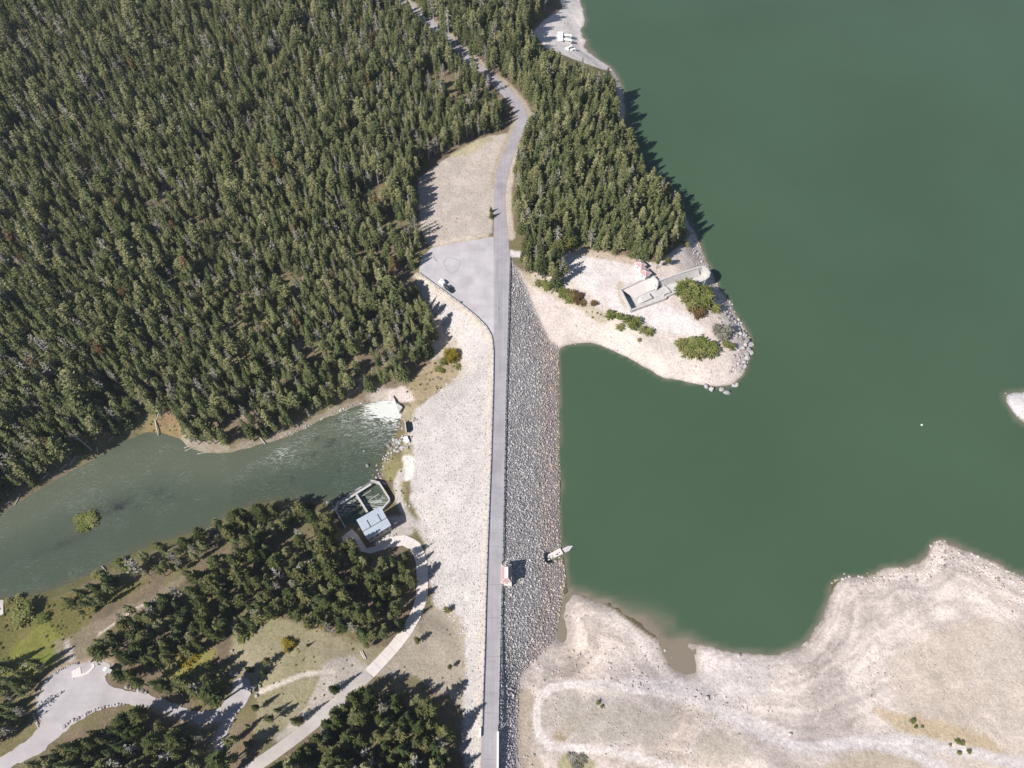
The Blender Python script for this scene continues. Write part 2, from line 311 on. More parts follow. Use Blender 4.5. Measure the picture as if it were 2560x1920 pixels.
# ground: its own colour per vertex (sand, gravel, grass, litter), broken up by grain
m, nt, b = new_mat('ground'); pos = world_pos(nt)
at = nt.nodes.new('ShaderNodeAttribute'); at.attribute_name = 'soil'
n1 = noise_node(nt, .9, 6, .7, pos); n2 = noise_node(nt, .13, 5, .6, pos); n3 = noise_node(nt, 3.2, 3, .7, pos)
c = mixc(nt, 'MULTIPLY', 1.0, at.outputs['Color'], ramp(nt, n1.outputs[0], [(.28, .74), (.5, 1.0), (.72, 1.16)]))
c = mixc(nt, 'MULTIPLY', 1.0, c, ramp(nt, n2.outputs[0], [(.3, .88), (.7, 1.1)]))
c = mixc(nt, 'MULTIPLY', 1.0, c, ramp(nt, n3.outputs[0], [(.3, .86), (.65, 1.08)]))
vp = nt.nodes.new('ShaderNodeTexVoronoi'); vp.inputs['Scale'].default_value = .8; nt.links.new(pos, vp.inputs['Vector'])
np_ = noise_node(nt, .09, 4, .65, pos)
sp_ = ramp(nt, vp.outputs['Distance'], [(.10, .55), (.24, 1.0)]); c = mixc(nt, 'MULTIPLY', ramp(nt, np_.outputs[0], [(.46, 0), (.62, .85)]), c, sp_)
n5 = noise_node(nt, 1.6, 8, .75, pos); c = mixc(nt, 'MULTIPLY', 1.0, c, ramp(nt, n5.outputs[0], [(.34, .80), (.5, 1.0), (.66, 1.1)]))
nt.links.new(c, b.inputs['Base Color']); b.inputs['Roughness'].default_value = .95; b.inputs['Specular IOR Level'].default_value = .1
bump(nt, b, n1.outputs[0], .6, .5); M['ground'] = m
# rocks: each its own grey; the stones near the waterline are stained
def rock_mat(name, lo, mid, hi, stain):
    m, nt, b = new_mat(name); g = nt.nodes.new('ShaderNodeNewGeometry'); oi = nt.nodes.new('ShaderNodeObjectInfo')
    c = ramp(nt, oi.outputs['Random'], [(0, lo), (.5, mid), (1, hi)])
    n = noise_node(nt, 2.5, 4, .6, g.outputs['Position'])
    c = mixc(nt, 'MULTIPLY', 1.0, c, ramp(nt, n.outputs[0], [(.3, .82), (.7, 1.12)]))
    if stain:
        sp = nt.nodes.new('ShaderNodeSeparateXYZ'); nt.links.new(g.outputs['Position'], sp.inputs[0])
        nn = noise_node(nt, .07, 3, .6, g.outputs['Position'])
        ad = nt.nodes.new('ShaderNodeMath'); ad.operation = 'MULTIPLY_ADD'; ad.inputs[1].default_value = 3.0
        nt.links.new(nn.outputs[0], ad.inputs[0]); nt.links.new(sp.outputs[2], ad.inputs[2])
        mr = nt.nodes.new('ShaderNodeMapRange'); mr.inputs[1].default_value = -7.6; mr.inputs[2].default_value = -2.6
        nt.links.new(ad.outputs[0], mr.inputs[0])
        f = ramp(nt, mr.outputs[0], [(0, .15), (.2, .8), (.55, .75), (1, 0)])
        c = mixc(nt, 'MIX', f, c, mixc(nt, 'MULTIPLY', 1.0, c, (1.04, .86, .75)))
        mr2 = nt.nodes.new('ShaderNodeMapRange'); mr2.inputs[1].default_value = -8.9; mr2.inputs[2].default_value = -8.3
        mr2.inputs[3].default_value = 1; mr2.inputs[4].default_value = 0
        nt.links.new(sp.outputs[2], mr2.inputs[0])
        c = mixc(nt, 'MIX', mr2.outputs[0], c, mixc(nt, 'MULTIPLY', 1.0, c, (.85, .86, .58)))
    nt.links.new(c, b.inputs['Base Color']); b.inputs['Roughness'].default_value = .9
    return m
M['rock_up'] = rock_mat('riprap_grey', (.25,.232,.222), (.42,.388,.37), (.59,.545,.515), True)
M['rock_dn'] = rock_mat('riprap_pale', (.26,.24,.225), (.44,.405,.385), (.61,.57,.54), False)
M['boulder'] = rock_mat('boulder_stone', (.24,.225,.215), (.37,.345,.33), (.52,.49,.46), False)
M['concrete'] = simple('concrete', (.50,.47,.445), .85, .14, .6, bmp=.1)
M['concrete_pale'] = simple('concrete_pale', (.66,.59,.54), .85, .07, .5)
M['concrete_old'] = simple('concrete_old', (.40,.385,.37), .9, .2, .8, bmp=.15)
M['white'] = simple('white_paint', (.78,.78,.76), .5, .05)
M['metal_roof'] = simple('pale_metal_roof', (.41,.45,.50), .45, .08, .6)
M['dark'] = simple('dark_metal', (.03,.035,.045), .5, .1)
M['rail'] = simple('galvanised_rail', (.50,.50,.50), .45, .1, .8)
M['post'] = simple('weathered_post', (.10,.085,.075), .9, .2)
M['red_roof'] = simple('faded_red_roof', (.40,.25,.245), .7, .08, 2.0)
M['cream'] = simple('cream_cap', (.74,.70,.64), .6, .05)
M['wall'] = simple('pale_wall', (.62,.60,.57), .8, .06)
M['bark'] = simple('bark', (.17,.14,.12), .95, .25, 3)
M['deadwood'] = simple('dead_wood', (.46,.42,.39), .9, .2, 3)
M['glass'] = simple('dark_glass', (.015,.018,.022), .08, .1)
M['carpaint'] = simple('dark_blue_paint', (.025,.032,.045), .3, .05)
M['tyre'] = simple('tyre_rubber', (.02,.02,.02), .9, .1)
M['brown'] = simple('brown_steel', (.12,.085,.07), .7, .1)
M['grey_roof'] = simple('grey_shed_roof', (.30,.31,.33), .7, .1, 2)
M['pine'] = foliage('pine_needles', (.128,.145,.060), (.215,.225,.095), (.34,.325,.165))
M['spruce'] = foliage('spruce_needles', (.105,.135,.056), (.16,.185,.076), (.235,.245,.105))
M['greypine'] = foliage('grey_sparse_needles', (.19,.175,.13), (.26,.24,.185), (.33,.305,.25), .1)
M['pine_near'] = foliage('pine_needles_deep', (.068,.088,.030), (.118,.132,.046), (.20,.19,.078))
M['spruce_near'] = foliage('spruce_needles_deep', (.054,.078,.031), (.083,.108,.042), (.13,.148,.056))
M['willow'] = foliage('willow_leaves', (.17,.20,.052), (.245,.26,.082), (.32,.305,.125), .3)
M['yellow'] = foliage('yellow_leaves', (.26,.20,.03), (.34,.26,.04), (.40,.32,.06), .3)
M['rust'] = foliage('russet_brush', (.14,.085,.04), (.20,.13,.06), (.24,.18,.08), .2)

# ------------------------------------------------------------------ object helpers
def link(o, parent=None):
    COL.objects.link(o)
    if parent is not None: o.parent = parent
    return o
def tag(o, label=None, cat=None, group=None, kind=None):
    if label: o['label'] = label
    if cat: o['category'] = cat
    if group: o['group'] = group
    if kind: o['kind'] = kind
    return o
def empty(name, loc=(0, 0, 0), rz=0.0):
    o = bpy.data.objects.new(name, None); o.location = loc; o.rotation_euler = (0, 0, rz); o.empty_display_size = .5
    return link(o)
class MB:
    def __init__(s): s.v = []; s.f = []; s.smooth = False
    def add(s, vs, fs):
        b = len(s.v); s.v += [tuple(v) for v in vs]; s.f += [tuple(i + b for i in f) for f in fs]; return s
    def box(s, c, d, rz=0.0, top=1.0):
        x, y, z = d[0] / 2, d[1] / 2, d[2] / 2; vs = []
        for sz in (-1, 1):
            k = top if sz > 0 else 1
            for sx, sy in ((-1, -1), (1, -1), (1, 1), (-1, 1)):
                a, e = sx * x * k, sy * y * k
                vs.append((c[0] + a * math.cos(rz) - e * math.sin(rz), c[1] + a * math.sin(rz) + e * math.cos(rz), c[2] + sz * z))
        return s.add(vs, [(3, 2, 1, 0), (4, 5, 6, 7), (0, 1, 5, 4), (1, 2, 6, 5), (2, 3, 7, 6), (3, 0, 4, 7)])
    def prism(s, poly, z0, z1):
        """poly: list of (x,y) or (x,y,z); z1/z0 may be None to use the point's z (+0)"""
        area = sum(poly[i][0] * poly[(i + 1) % len(poly)][1] - poly[(i + 1) % len(poly)][0] * poly[i][1] for i in range(len(poly)))
        if area < 0: poly = poly[::-1]
        n = len(poly)
        vs = [(p[0], p[1], z0) for p in poly] + [(p[0], p[1], z1 if z1 is not None else p[2]) for p in poly]
        return s.add(vs, [tuple(range(n - 1, -1, -1)), tuple(range(n, 2 * n))] + [(i, (i + 1) % n, (i + 1) % n + n, i + n) for i in range(n)])
    def tube(s, a, b, r0, r1=None, n=6):
        r1 = r0 if r1 is None else r1; a = Vector(a); b = Vector(b); d = (b - a).normalized()
        t = d.orthogonal().normalized(); u = d.cross(t); vs = []
        for q, r in ((a, r0), (b, r1)):
            for i in range(n):
                an = 2 * math.pi * i / n; vs.append(q + (t * math.cos(an) + u * math.sin(an)) * r)
        return s.add(vs, [tuple(range(n - 1, -1, -1)), tuple(range(n, 2 * n))] + [(i, (i + 1) % n, (i + 1) % n + n, i + n) for i in range(n)])
    def wallline(s, pts, th, z0, z1=None):
        """upright wall along pts (x,y,z); top at point z (or z1)"""
        n = len(pts); Lp = []; Rp = []
        for i in range(n):
            a = Vector(pts[max(0, i - 1)]); b = Vector(pts[min(n - 1, i + 1)]); d = b - a; d.z = 0; d.normalize()
            nn = Vector((-d.y, d.x, 0)) * th / 2; p = Vector(pts[i])
            zt = p.z if z1 is None else z1
            Lp.append((p.x + nn.x, p.y + nn.y, zt)); Rp.append((p.x - nn.x, p.y - nn.y, zt))
        vs = []
        for i in range(n):
            vs += [Rp[i], Lp[i], (Lp[i][0], Lp[i][1], z0), (Rp[i][0], Rp[i][1], z0)]
        fs = []
        for i in range(n - 1):
            a = 4 * i; b2 = a + 4
            fs += [(a, b2, b2 + 1, a + 1), (a + 1, b2 + 1, b2 + 2, a + 2), (a + 2, b2 + 2, b2 + 3, a + 3), (a + 3, b2 + 3, b2, a)]
        fs += [(0, 1, 2, 3), (4 * n - 1, 4 * n - 2, 4 * n - 3, 4 * n - 4)]
        return s.add(vs, fs)
    def mesh(s, name, mat):
        me = bpy.data.meshes.new(name); me.from_pydata(s.v, [], s.f)
        if mat: me.materials.append(M[mat] if isinstance(mat, str) else mat)
        if s.smooth:
            for p in me.polygons: p.use_smooth = True
        me.update(); return me
    def build(s, name, mat, parent=None, loc=None):
        o = bpy.data.objects.new(name, s.mesh(name, mat))
        if loc is not None: o.location = loc
        return link(o, parent)
def share(name, me, parent=None, loc=(0, 0, 0), rot=(0, 0, 0), sc=(1, 1, 1)):
    o = bpy.data.objects.new(name, me); o.location = loc; o.rotation_euler = rot; o.scale = sc
    return link(o, parent)
def np_mesh(name, verts, quads, mat, attrs=None, colattr=None, smooth=True):
    me = bpy.data.meshes.new(name); nv, nf = len(verts), len(quads)
    me.vertices.add(nv); me.vertices.foreach_set('co', np.ascontiguousarray(verts, np.float32).ravel())
    me.loops.add(nf * 4); me.loops.foreach_set('vertex_index', np.ascontiguousarray(quads, np.int32).ravel())
    me.polygons.add(nf); me.polygons.foreach_set('loop_start', np.arange(0, nf * 4, 4, dtype=np.int32))
    me.polygons.foreach_set('loop_total', np.full(nf, 4, np.int32))
    me.polygons.foreach_set('use_smooth', np.full(nf, smooth, bool))
    me.update(calc_edges=True)
    if colattr is not None:
        a = me.attributes.new('soil', 'FLOAT_COLOR', 'POINT')
        a.data.foreach_set('color', np.ascontiguousarray(np.c_[colattr, np.ones(nv)], np.float32).ravel())
    for k, v in (attrs or {}).items():
        a = me.attributes.new(k, 'FLOAT', 'POINT'); a.data.foreach_set('value', np.ascontiguousarray(v, np.float32))
    me.materials.append(M[mat]); return me

# ------------------------------------------------------------------ what the ground is made of
col = np.zeros(GX.shape + (3,)); col[:] = (.19, .145, .095)            # forest litter
nA, nB, nC = fbm(GX, GY, 9, 2), fbm(GX, GY, 3.5, 4, 3), fbm(GX, GY, 30, 6)
col *= (0.7 + .6 * nA)[..., None]
_ol = sstep(.42, .62, fbm(GX, GY, 11, 5))[..., None]; col = col * (1 - .55 * _ol) + np.array((.165, .155, .06)) * .55 * _ol
def zone(poly, c, soft=3, amp=.5, alt=None, line=None, width=None, opac=1.0):
    if line is not None:
        lx_ = [p[0] for p in line]; ly_ = [p[1] for p in line]; w3 = width * 2.5 + 2
        bb = (DXg > min(lx_) - w3) & (DXg < max(lx_) + w3) & (DYg > min(ly_) - w3) & (DYg < max(ly_) + w3)
        if not bb.any(): return
        m = 1 - sstep(width * .7, width * 1.3, distline(DXg[bb], DYg[bb], line) + (nB[bb] - .5) * amp * width)
        mm = m[:, None] * opac; col[bb] = col[bb] * (1 - mm) + np.array(c, float)[None] * mm
        return
    else:
        m = blur(inpoly(DXg, DYg, poly).astype(float), soft)
        m = sstep(.32, .68, m + (nB - .5) * amp * (m > .02) * (m < .98))
    cc = np.array(c, float)
    if alt is not None: cc = cc[None, None] * (1 - nA[..., None]) + np.array(alt)[None, None] * nA[..., None]
    col[:] = col * (1 - m[..., None] * opac) + cc * m[..., None] * opac
SAND, SAND2 = (.60,.515,.465), (.55,.465,.405)
# drawn-down lake margin
zone([(1216,1285),(1196,1385),(1122,1460),(1114,1700),(1114,1900),(2800,1900),(2800,1300),(2212,1246),(2160,1222),(2100,1194),(2062,1182),(2030,1160),(2008,1176),(2004,1203),(1900,1226),(1820,1243),(1785,1300),(1750,1376),(1680,1416),(1560,1405),(1482,1370),(1440,1400),(1300,1300),(1238,1284)], SAND, 3, .3, SAND2)
col_lake = HZ < ZL + .15
zone([(1100,556),(1140,600),(1190,565),(1250,535),(1330,552),(1420,570),(1470,530),(1500,500),(1560,560),(1640,700),(1640,860),(1400,860),(1206,770),(1160,690)], SAND, 3, .3, SAND2)
zone([(1180,40),(1215,20),(1200,-60),(1290,-60),(1290,110),(1360,160),(1300,150),(1240,128),(1180,105),(1150,70)], (.72,.645,.605), 3, .3, (.64,.57,.53))
zone(None, (.40,.36,.33), amp=.3, line=LAKE_SHORE[7:16], width=8)
zone(ISLE, (.6,.55,.53), 2, .2)
# wet shores / bands of old waterlines
sandm = (DXg > 1110) & (DYg > 1150) & (HZ > ZL - .3) & (HZ < -3.5) & (GX > 5)
hb = HZ0 + .35 * (fbm(GX, GY, 25, 2) - .5) + .05 * (nB - .5)
band = .6 * np.interp(hb, np.linspace(-9.3, -3.4, 70), np.random.default_rng(5).random(70)) + .4 * np.interp(hb, np.linspace(-9.3, -3.4, 190), np.random.default_rng(6).random(190))
col[sandm] *= (0.74 + .42 * band)[sandm][:, None]
blot = fbm(GX, GY, 16, 4, 5); col[sandm] *= (0.80 + .38 * sstep(.32, .68, blot))[sandm][:, None]
warm = sstep(.4, .7, fbm(GX, GY, 34, 1)); col[sandm] *= (1 - warm[sandm][:, None] * np.array((.0, .035, .085)))
wet = np.clip(1 - (HZ - ZL) / .28, 0, 1) * (GX > 5) * (HZ < -7.5)
col *= (1 - .42 * wet)[..., None]
_sh = [U(a, b_, ZL) for a, b_ in SPIT]; dsh = distline(GX, GY, _sh)
st_ = np.interp(dsh + 5 * (fbm(GX, GY, 20, 3) - .5) + .5 * (nB - .5), np.arange(0, 46, .8), np.random.default_rng(9).random(58))
fade = (1 - sstep(8, 36, dsh)) * sandm
col *= (1 + fade * .36 * (st_ - .55))[..., None]
for k in range(20):
    cx, cy = random.uniform(1200, 2200), random.uniform(1450, 1655); r0 = random.uniform(40, 170); a0 = random.uniform(0, 6.28); da = random.uniform(.5, 1.5)
    ln = [(cx + r0 * math.cos(a0 + da * i / 8), cy + r0 * .6 * math.sin(a0 + da * i / 8)) for i in range(9)]
    for o in (0, 5): zone(None, (.66,.575,.52), amp=.3, line=[(a, b_ + o) for a, b_ in ln], width=1.5, opac=.55)
for k in range(16):
    cx, cy = random.uniform(1850, 2200), random.uniform(1400, 1640); l = random.uniform(20, 60); an = random.uniform(.6, 1.3)
    zone(None, (.36,.285,.205), amp=.8, line=[(cx, cy), (cx + l * .5 * math.cos(an), cy + l * .5 * math.sin(an) + 2), (cx + l * math.cos(an), cy + l * math.sin(an))], width=1.6, opac=.6)
# tan and grey stretches of the exposed bed
zone([(1900,1420),(2100,1330),(2300,1380),(2300,1700),(2050,1659),(1950,1560)], (.58,.49,.41), 14, .9, (.52,.42,.33), opac=.75)
zone([(1350,1470),(1500,1490),(1650,1540),(1560,1540),(1400,1500)], (.47,.42,.40), 6, .9, opac=.6)
zone([(1480,1470),(1560,1420),(1680,1440),(1650,1500),(1540,1530)], (.54,.49,.47), 8, .9, opac=.5)
zone([(1195,1578),(1240,1545),(1292,1524),(1312,1536),(1262,1570),(1215,1602)], (.36,.27,.17), 3, 1.2, (.28,.23,.11))
zone([(1210,1500),(1330,1510),(1480,1560),(1420,1600),(1250,1600),(1180,1570)], (.41,.36,.305), 6, 1., opac=.8)
zone([(1114,1480),(1150,1500),(1150,1600),(1170,1659),(1130,1700),(1112,1600)], (.42,.34,.25), 4, 1., opac=.8)
zone([(1215,1625),(1290,1640),(1270,1720),(1190,1720)], (.32,.29,.14), 4, .8, opac=.8)
zone([(1500,1600),(1560,1575),(1600,1600),(1640,1640),(1500,1650)], (.46,.40,.32), 6, .9, opac=.7)
zone([(1880,1530),(2000,1550),(2130,1590),(2180,1630),(2060,1620),(1930,1570)], (.47,.36,.23), 5, 1., opac=.85)
zone([(1780,1650),(1900,1615),(1980,1640),(2000,1700),(1780,1700)], (.45,.37,.27), 5, .9, opac=.8)
zone([(1415,1380),(1445,1365),(1480,1362),(1500,1400),(1515,1440),(1508,1466),(1470,1468),(1440,1445)], (.40,.345,.30), 4, .6, opac=.8)
zone([(1190,1395),(1200,1340),(1214,1285),(1245,1282),(1228,1310),(1226,1345),(1236,1390),(1212,1402)], (.42,.365,.32), 3, .6, opac=.8)
TRACKS = [[(1700,1585),(1600,1548),(1500,1512),(1400,1493),(1300,1480),(1230,1478),(1190,1486),(1165,1508),(1157,1545),(1164,1585),(1190,1612),(1250,1618),(1320,1622),(1400,1643),(1500,1672)]]
for t in TRACKS:
    zone(None, (.70,.615,.56), amp=.25, line=t, width=9)
    for o in (-3.2, 3.2): zone(None, (.52,.455,.42), amp=.4, line=[(a + o * .8, b_ + o * .8) for a, b_ in t], width=1.3, opac=.6)
for t in [[(1348,1477),(1465,1481),(1563,1540),(1660,1592),(1739,1618),(1836,1603),(1934,1618),(1992,1638),(2050,1668)], [(1836,1603),(1950,1600),(2060,1618),(2212,1652)]]:
    zone(None, (.56,.505,.48), amp=.8, line=t, width=13, opac=.8)
    for o in (-5, 4): zone(None, (.64,.575,.54), amp=.5, line=[(a, b_ + o) for a, b_ in t], width=2.0)
# dam faces
zone(CREST_W + UP_TOE, (0, 0, 0), opac=0)
dnpoly = [(p[0], p[1]) for p in CREST_W] + [(p[0], p[1]) for p in DOWN_TOE[::-1]]
zone(dnpoly, (.50,.455,.425), 4, .9, (.44,.40,.37))
zone([(1104,556)] + [(p[0], p[1]) for p in UP_TOE] + [(p[0], p[1]) for p in CREST_E[::-1]], (.26,.245,.245), 2, .2, (.22,.21,.21))
zone(None, (.50,.435,.37), amp=1.5, line=[(a - 6, b_) for a, b_ in CREST_W[6:]], width=7, opac=.75)
zone(None, (.49,.42,.34), amp=1.5, line=[(a - 6, b_ + 6) for a, b_ in CREST_W[:6]], width=6, opac=.8)
zone([(945,1310),(1003,1345),(1006,1450),(990,1520),(920,1475),(860,1450),(800,1480),(830,1425),(890,1360),(925,1320)], (.37,.31,.25), 9, 1.2, (.30,.26,.19))
# field, verge, paths
zone([(903,388),(940,357),(1000,322),(1042,297),(1098,286),(1104,300),(1078,362),(1068,430),(1064,505),(930,533),(912,500),(905,450)], (.50,.43,.375), 3, .5, (.43,.365,.305))
zone([(930,520),(1000,512),(1058,505),(1060,513),(1000,524),(932,537)], (.55,.465,.37), 2, .9, opac=.8)
zone([(960,340),(1040,297),(1070,300),(1010,335)], (.40,.35,.20), 3, .8, opac=.7)
zone(None, (.47,.40,.33), amp=.5, line=[(a + 6, b_) for a, b_, _ in ROAD_E[:9]], width=8)
zone(None, (.40,.33,.26), amp=.5, line=[(a - 4, b_) for a, b_, _ in ROAD_W[3:9]], width=6)
zone(None, (.38,.32,.26), amp=.6, line=[(a + 3, b_) for a, b_, _ in ROAD_E[8:]], width=7)
zone([(1098,538),(1122,543),(1180,556),(1122,556),(1100,556)], (.62,.56,.53), 2, .2)
zone([(1116,580),(1180,600),(1240,630),(1330,690),(1300,705),(1250,668),(1190,640),(1140,610)], (.42,.36,.25), 3, .9, opac=.75)
zone([(1200,572),(1260,545),(1330,560),(1390,575),(1390,605),(1335,615),(1338,640),(1362,672),(1430,655),(1480,672),(1530,712),(1500,730),(1420,712),(1370,690),(1300,655),(1250,620)], (.68,.61,.57), 3, .2, (.62,.55,.51))
zone([(1190,545),(1260,535),(1380,560),(1380,575),(1260,552)], (.46,.36,.27), 3, .8, opac=.8)
zone([(1330,610),(1345,605),(1350,640),(1375,672),(1362,676),(1335,645)], (.44,.37,.28), 2, .6, opac=.8)
zone([(1330,680),(1420,735),(1540,745),(1540,775),(1440,775),(1340,715)], (.46,.42,.37), 4, .9, opac=.6)
# river side
zone([(905,640),(950,690),(1000,760),(1010,800),(990,830),(930,800),(935,740)], (.52,.44,.38), 3, .5, (.44,.37,.30), opac=.9)
zone([(880,830),(935,770),(1000,790),(985,815),(935,855),(890,890),(872,868)], (.37,.285,.20), 5, 1.4, (.25,.20,.10))
zone([(800,845),(880,835),(900,870),(870,870),(800,868)], (.52,.44,.40), 2, .5)
zone([(868,868),(893,885),(882,940),(895,985),(890,1030),(868,1010),(875,940)], (.38,.31,.22), 2, .8, (.28,.27,.12))
zone([(870,985),(895,985),(892,1035),(868,1040)], (.68,.62,.56), 2, .3)
zone([(820,1005),(850,985),(870,1000),(868,1030),(880,1060),(885,1085),(860,1075),(846,1045),(822,1025)], (.20,.185,.075), 3, 1.2, (.29,.24,.13))
zone(None, (.46,.41,.37), amp=.4, line=[(868,1020),(858,1045),(862,1080),(880,1115),(905,1140),(925,1170),(930,1230)], width=8)
zone([(840,1110),(870,1115),(900,1150),(860,1165),(800,1180),(820,1150)], (.46,.41,.36), 3, .5)
zone([(385,940),(420,925),(500,960),(560,950),(660,905),(760,865),(800,862),(780,880),(650,930),(540,975),(440,980),(400,968)], (.34,.29,.23), 2, 1.3, opac=.6)
zone([(300,930),(330,895),(395,900),(395,945),(345,935)], (.23,.195,.08), 3, 1.2, (.24,.15,.09))
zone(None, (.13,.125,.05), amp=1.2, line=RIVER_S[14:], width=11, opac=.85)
# grassy flats south of the river
zone([(-60,1300),(120,1290),(250,1255),(330,1250),(200,1330),(140,1400),(100,1440),(-60,1480)], (.115,.12,.035), 4, 1.2, (.20,.16,.065))
zone([(20,1400),(100,1340),(140,1370),(130,1420),(80,1470),(20,1480)], (.15,.20,.03), 4, 1.2, (.24,.20,.06), opac=.8)
zone([(120,1380),(165,1372),(240,1325),(330,1285),(430,1215),(436,1224),(335,1305),(240,1352),(190,1400),(190,1435),(120,1445)], (.29,.235,.18), 4, 1.2, (.22,.18,.10), opac=.75)
zone([(500,1370),(580,1330),(720,1370),(800,1395),(860,1400),(800,1460),(690,1555),(600,1590),(540,1600),(560,1500),(500,1460)], (.25,.23,.12), 4, .6, (.31,.26,.18))
zone([(340,1450),(430,1400),(480,1400),(460,1440),(390,1480)], (.27,.24,.06), 4, 1.2, opac=.7)
zone([(700,1430),(770,1415),(800,1440),(800,1460),(720,1530),(640,1580),(580,1610),(660,1530),(690,1470)], (.46,.40,.35), 4, .8, (.41,.36,.31))
zone(None, (.54,.47,.40), amp=.4, line=[(560,1495),(610,1475),(660,1455),(720,1450)], width=5)
zone(None, (.52,.44,.36), amp=.2, line=[(215,1370),(250,1345),(290,1315),(330,1300),(345,1292)], width=2.5)
zone(None, (.50,.44,.39), amp=.2, line=[(143,1390),(150,1430)], width=3); zone(None, (.50,.44,.39), amp=.2, line=[(145,1385),(165,1438)], width=3)
zone(None, (.36,.27,.19), amp=.6, line=GLOT_OUT[6:12], width=9); zone(None, (.38,.30,.22), amp=.6, line=GLOT_OUT[31:37], width=9)
zone([(158,1150),(148,1138),(165,1122),(190,1110),(210,1110),(212,1125),(192,1144),(175,1152)], (.22,.21,.05), 1, .5)
# stretches of pale rock showing between the trees
hole = fbm(GX, GY, 14, 7); m = sstep(.66, .74, hole) * (DXg < 900) * (DYg < 960) * .7
col[:] = col * (1 - m[..., None]) + np.array((.36,.30,.25)) * m[..., None]
bed = (HZ < ZL - .1) & (GX > 5)
col = np.clip(col, .01, .8)

# ------------------------------------------------------------------ terrain and dam meshes
def W2(poly, z): return [U(a, b_, z) for a, b_ in poly]
nx, ny = GX.shape
idx = np.arange(nx * ny).reshape(nx, ny)
quads = np.stack([idx[:-1, :-1], idx[1:, :-1], idx[1:, 1:], idx[:-1, 1:]], -1).reshape(-1, 4)
qx = .25 * (GX[:-1, :-1] + GX[1:, :-1] + GX[1:, 1:] + GX[:-1, 1:]).ravel(); qy = .25 * (GY[:-1, :-1] + GY[1:, :-1] + GY[1:, 1:] + GY[:-1, 1:]).ravel()
Z8 = lambda x, y: (1500 + x / 5.53, 560 + y / 5.53)
SP_OUT = [Z8(*p) for p in [(285,905),(610,757),(740,716),(800,785),(1060,693),(1350,600),(1420,585),(1480,615),(1518,668),(1500,730),(1455,762),(1200,868),(922,992),(910,1018),(430,1187)]]
SPW = [W(a, b_, 0) for a, b_ in SP_OUT]
def inset(poly, d):
    n = len(poly); out = []
    ar = sum(poly[i][0] * poly[(i + 1) % n][1] - poly[(i + 1) % n][0] * poly[i][1] for i in range(n)); sg = 1 if ar > 0 else -1
    for i in range(n):
        a = Vector((poly[i - 1][0], poly[i - 1][1])); b_ = Vector((poly[i][0], poly[i][1])); c = Vector((poly[(i + 1) % n][0], poly[(i + 1) % n][1]))
        d1 = (b_ - a).normalized(); d2 = (c - b_).normalized(); nn = Vector((-d1.y - d2.y, d1.x + d2.x)) * sg
        nn.normalize(); k = max(.5, nn.dot(Vector((-d1.y, d1.x)) * sg)); out.append((b_.x + nn.x * d / k, b_.y + nn.y * d / k))
    return out
sp_in = inset(SPW, .7)
vin = inpoly(GX, GY, sp_in).ravel()
hole_f = vin[quads].any(1)
fd = inpoly(qx, qy, damW) & ~hole_f
V = np.stack([GX.ravel(), GY.ravel(), HZ.ravel()], 1); Cc = col.reshape(-1, 3)
def sub_mesh(name, mask):
    q = quads[mask]; used = np.unique(q); remap = np.zeros(len(V), np.int64); remap[used] = np.arange(len(used))
    return np_mesh(name, V[used], remap[q], 'ground', colattr=Cc[used])
terrain = link(bpy.data.objects.new('ground', sub_mesh('ground', ~fd & ~hole_f))); tag(terrain, kind='structure')
dam = empty('earth_dam', U(1075, 1000, -18))
tag(dam, 'long rockfill dam carrying the straight paved road between lake and river', 'dam')
emb = link(bpy.data.objects.new('embankment', sub_mesh('embankment', fd)), dam); emb.location = -dam.location

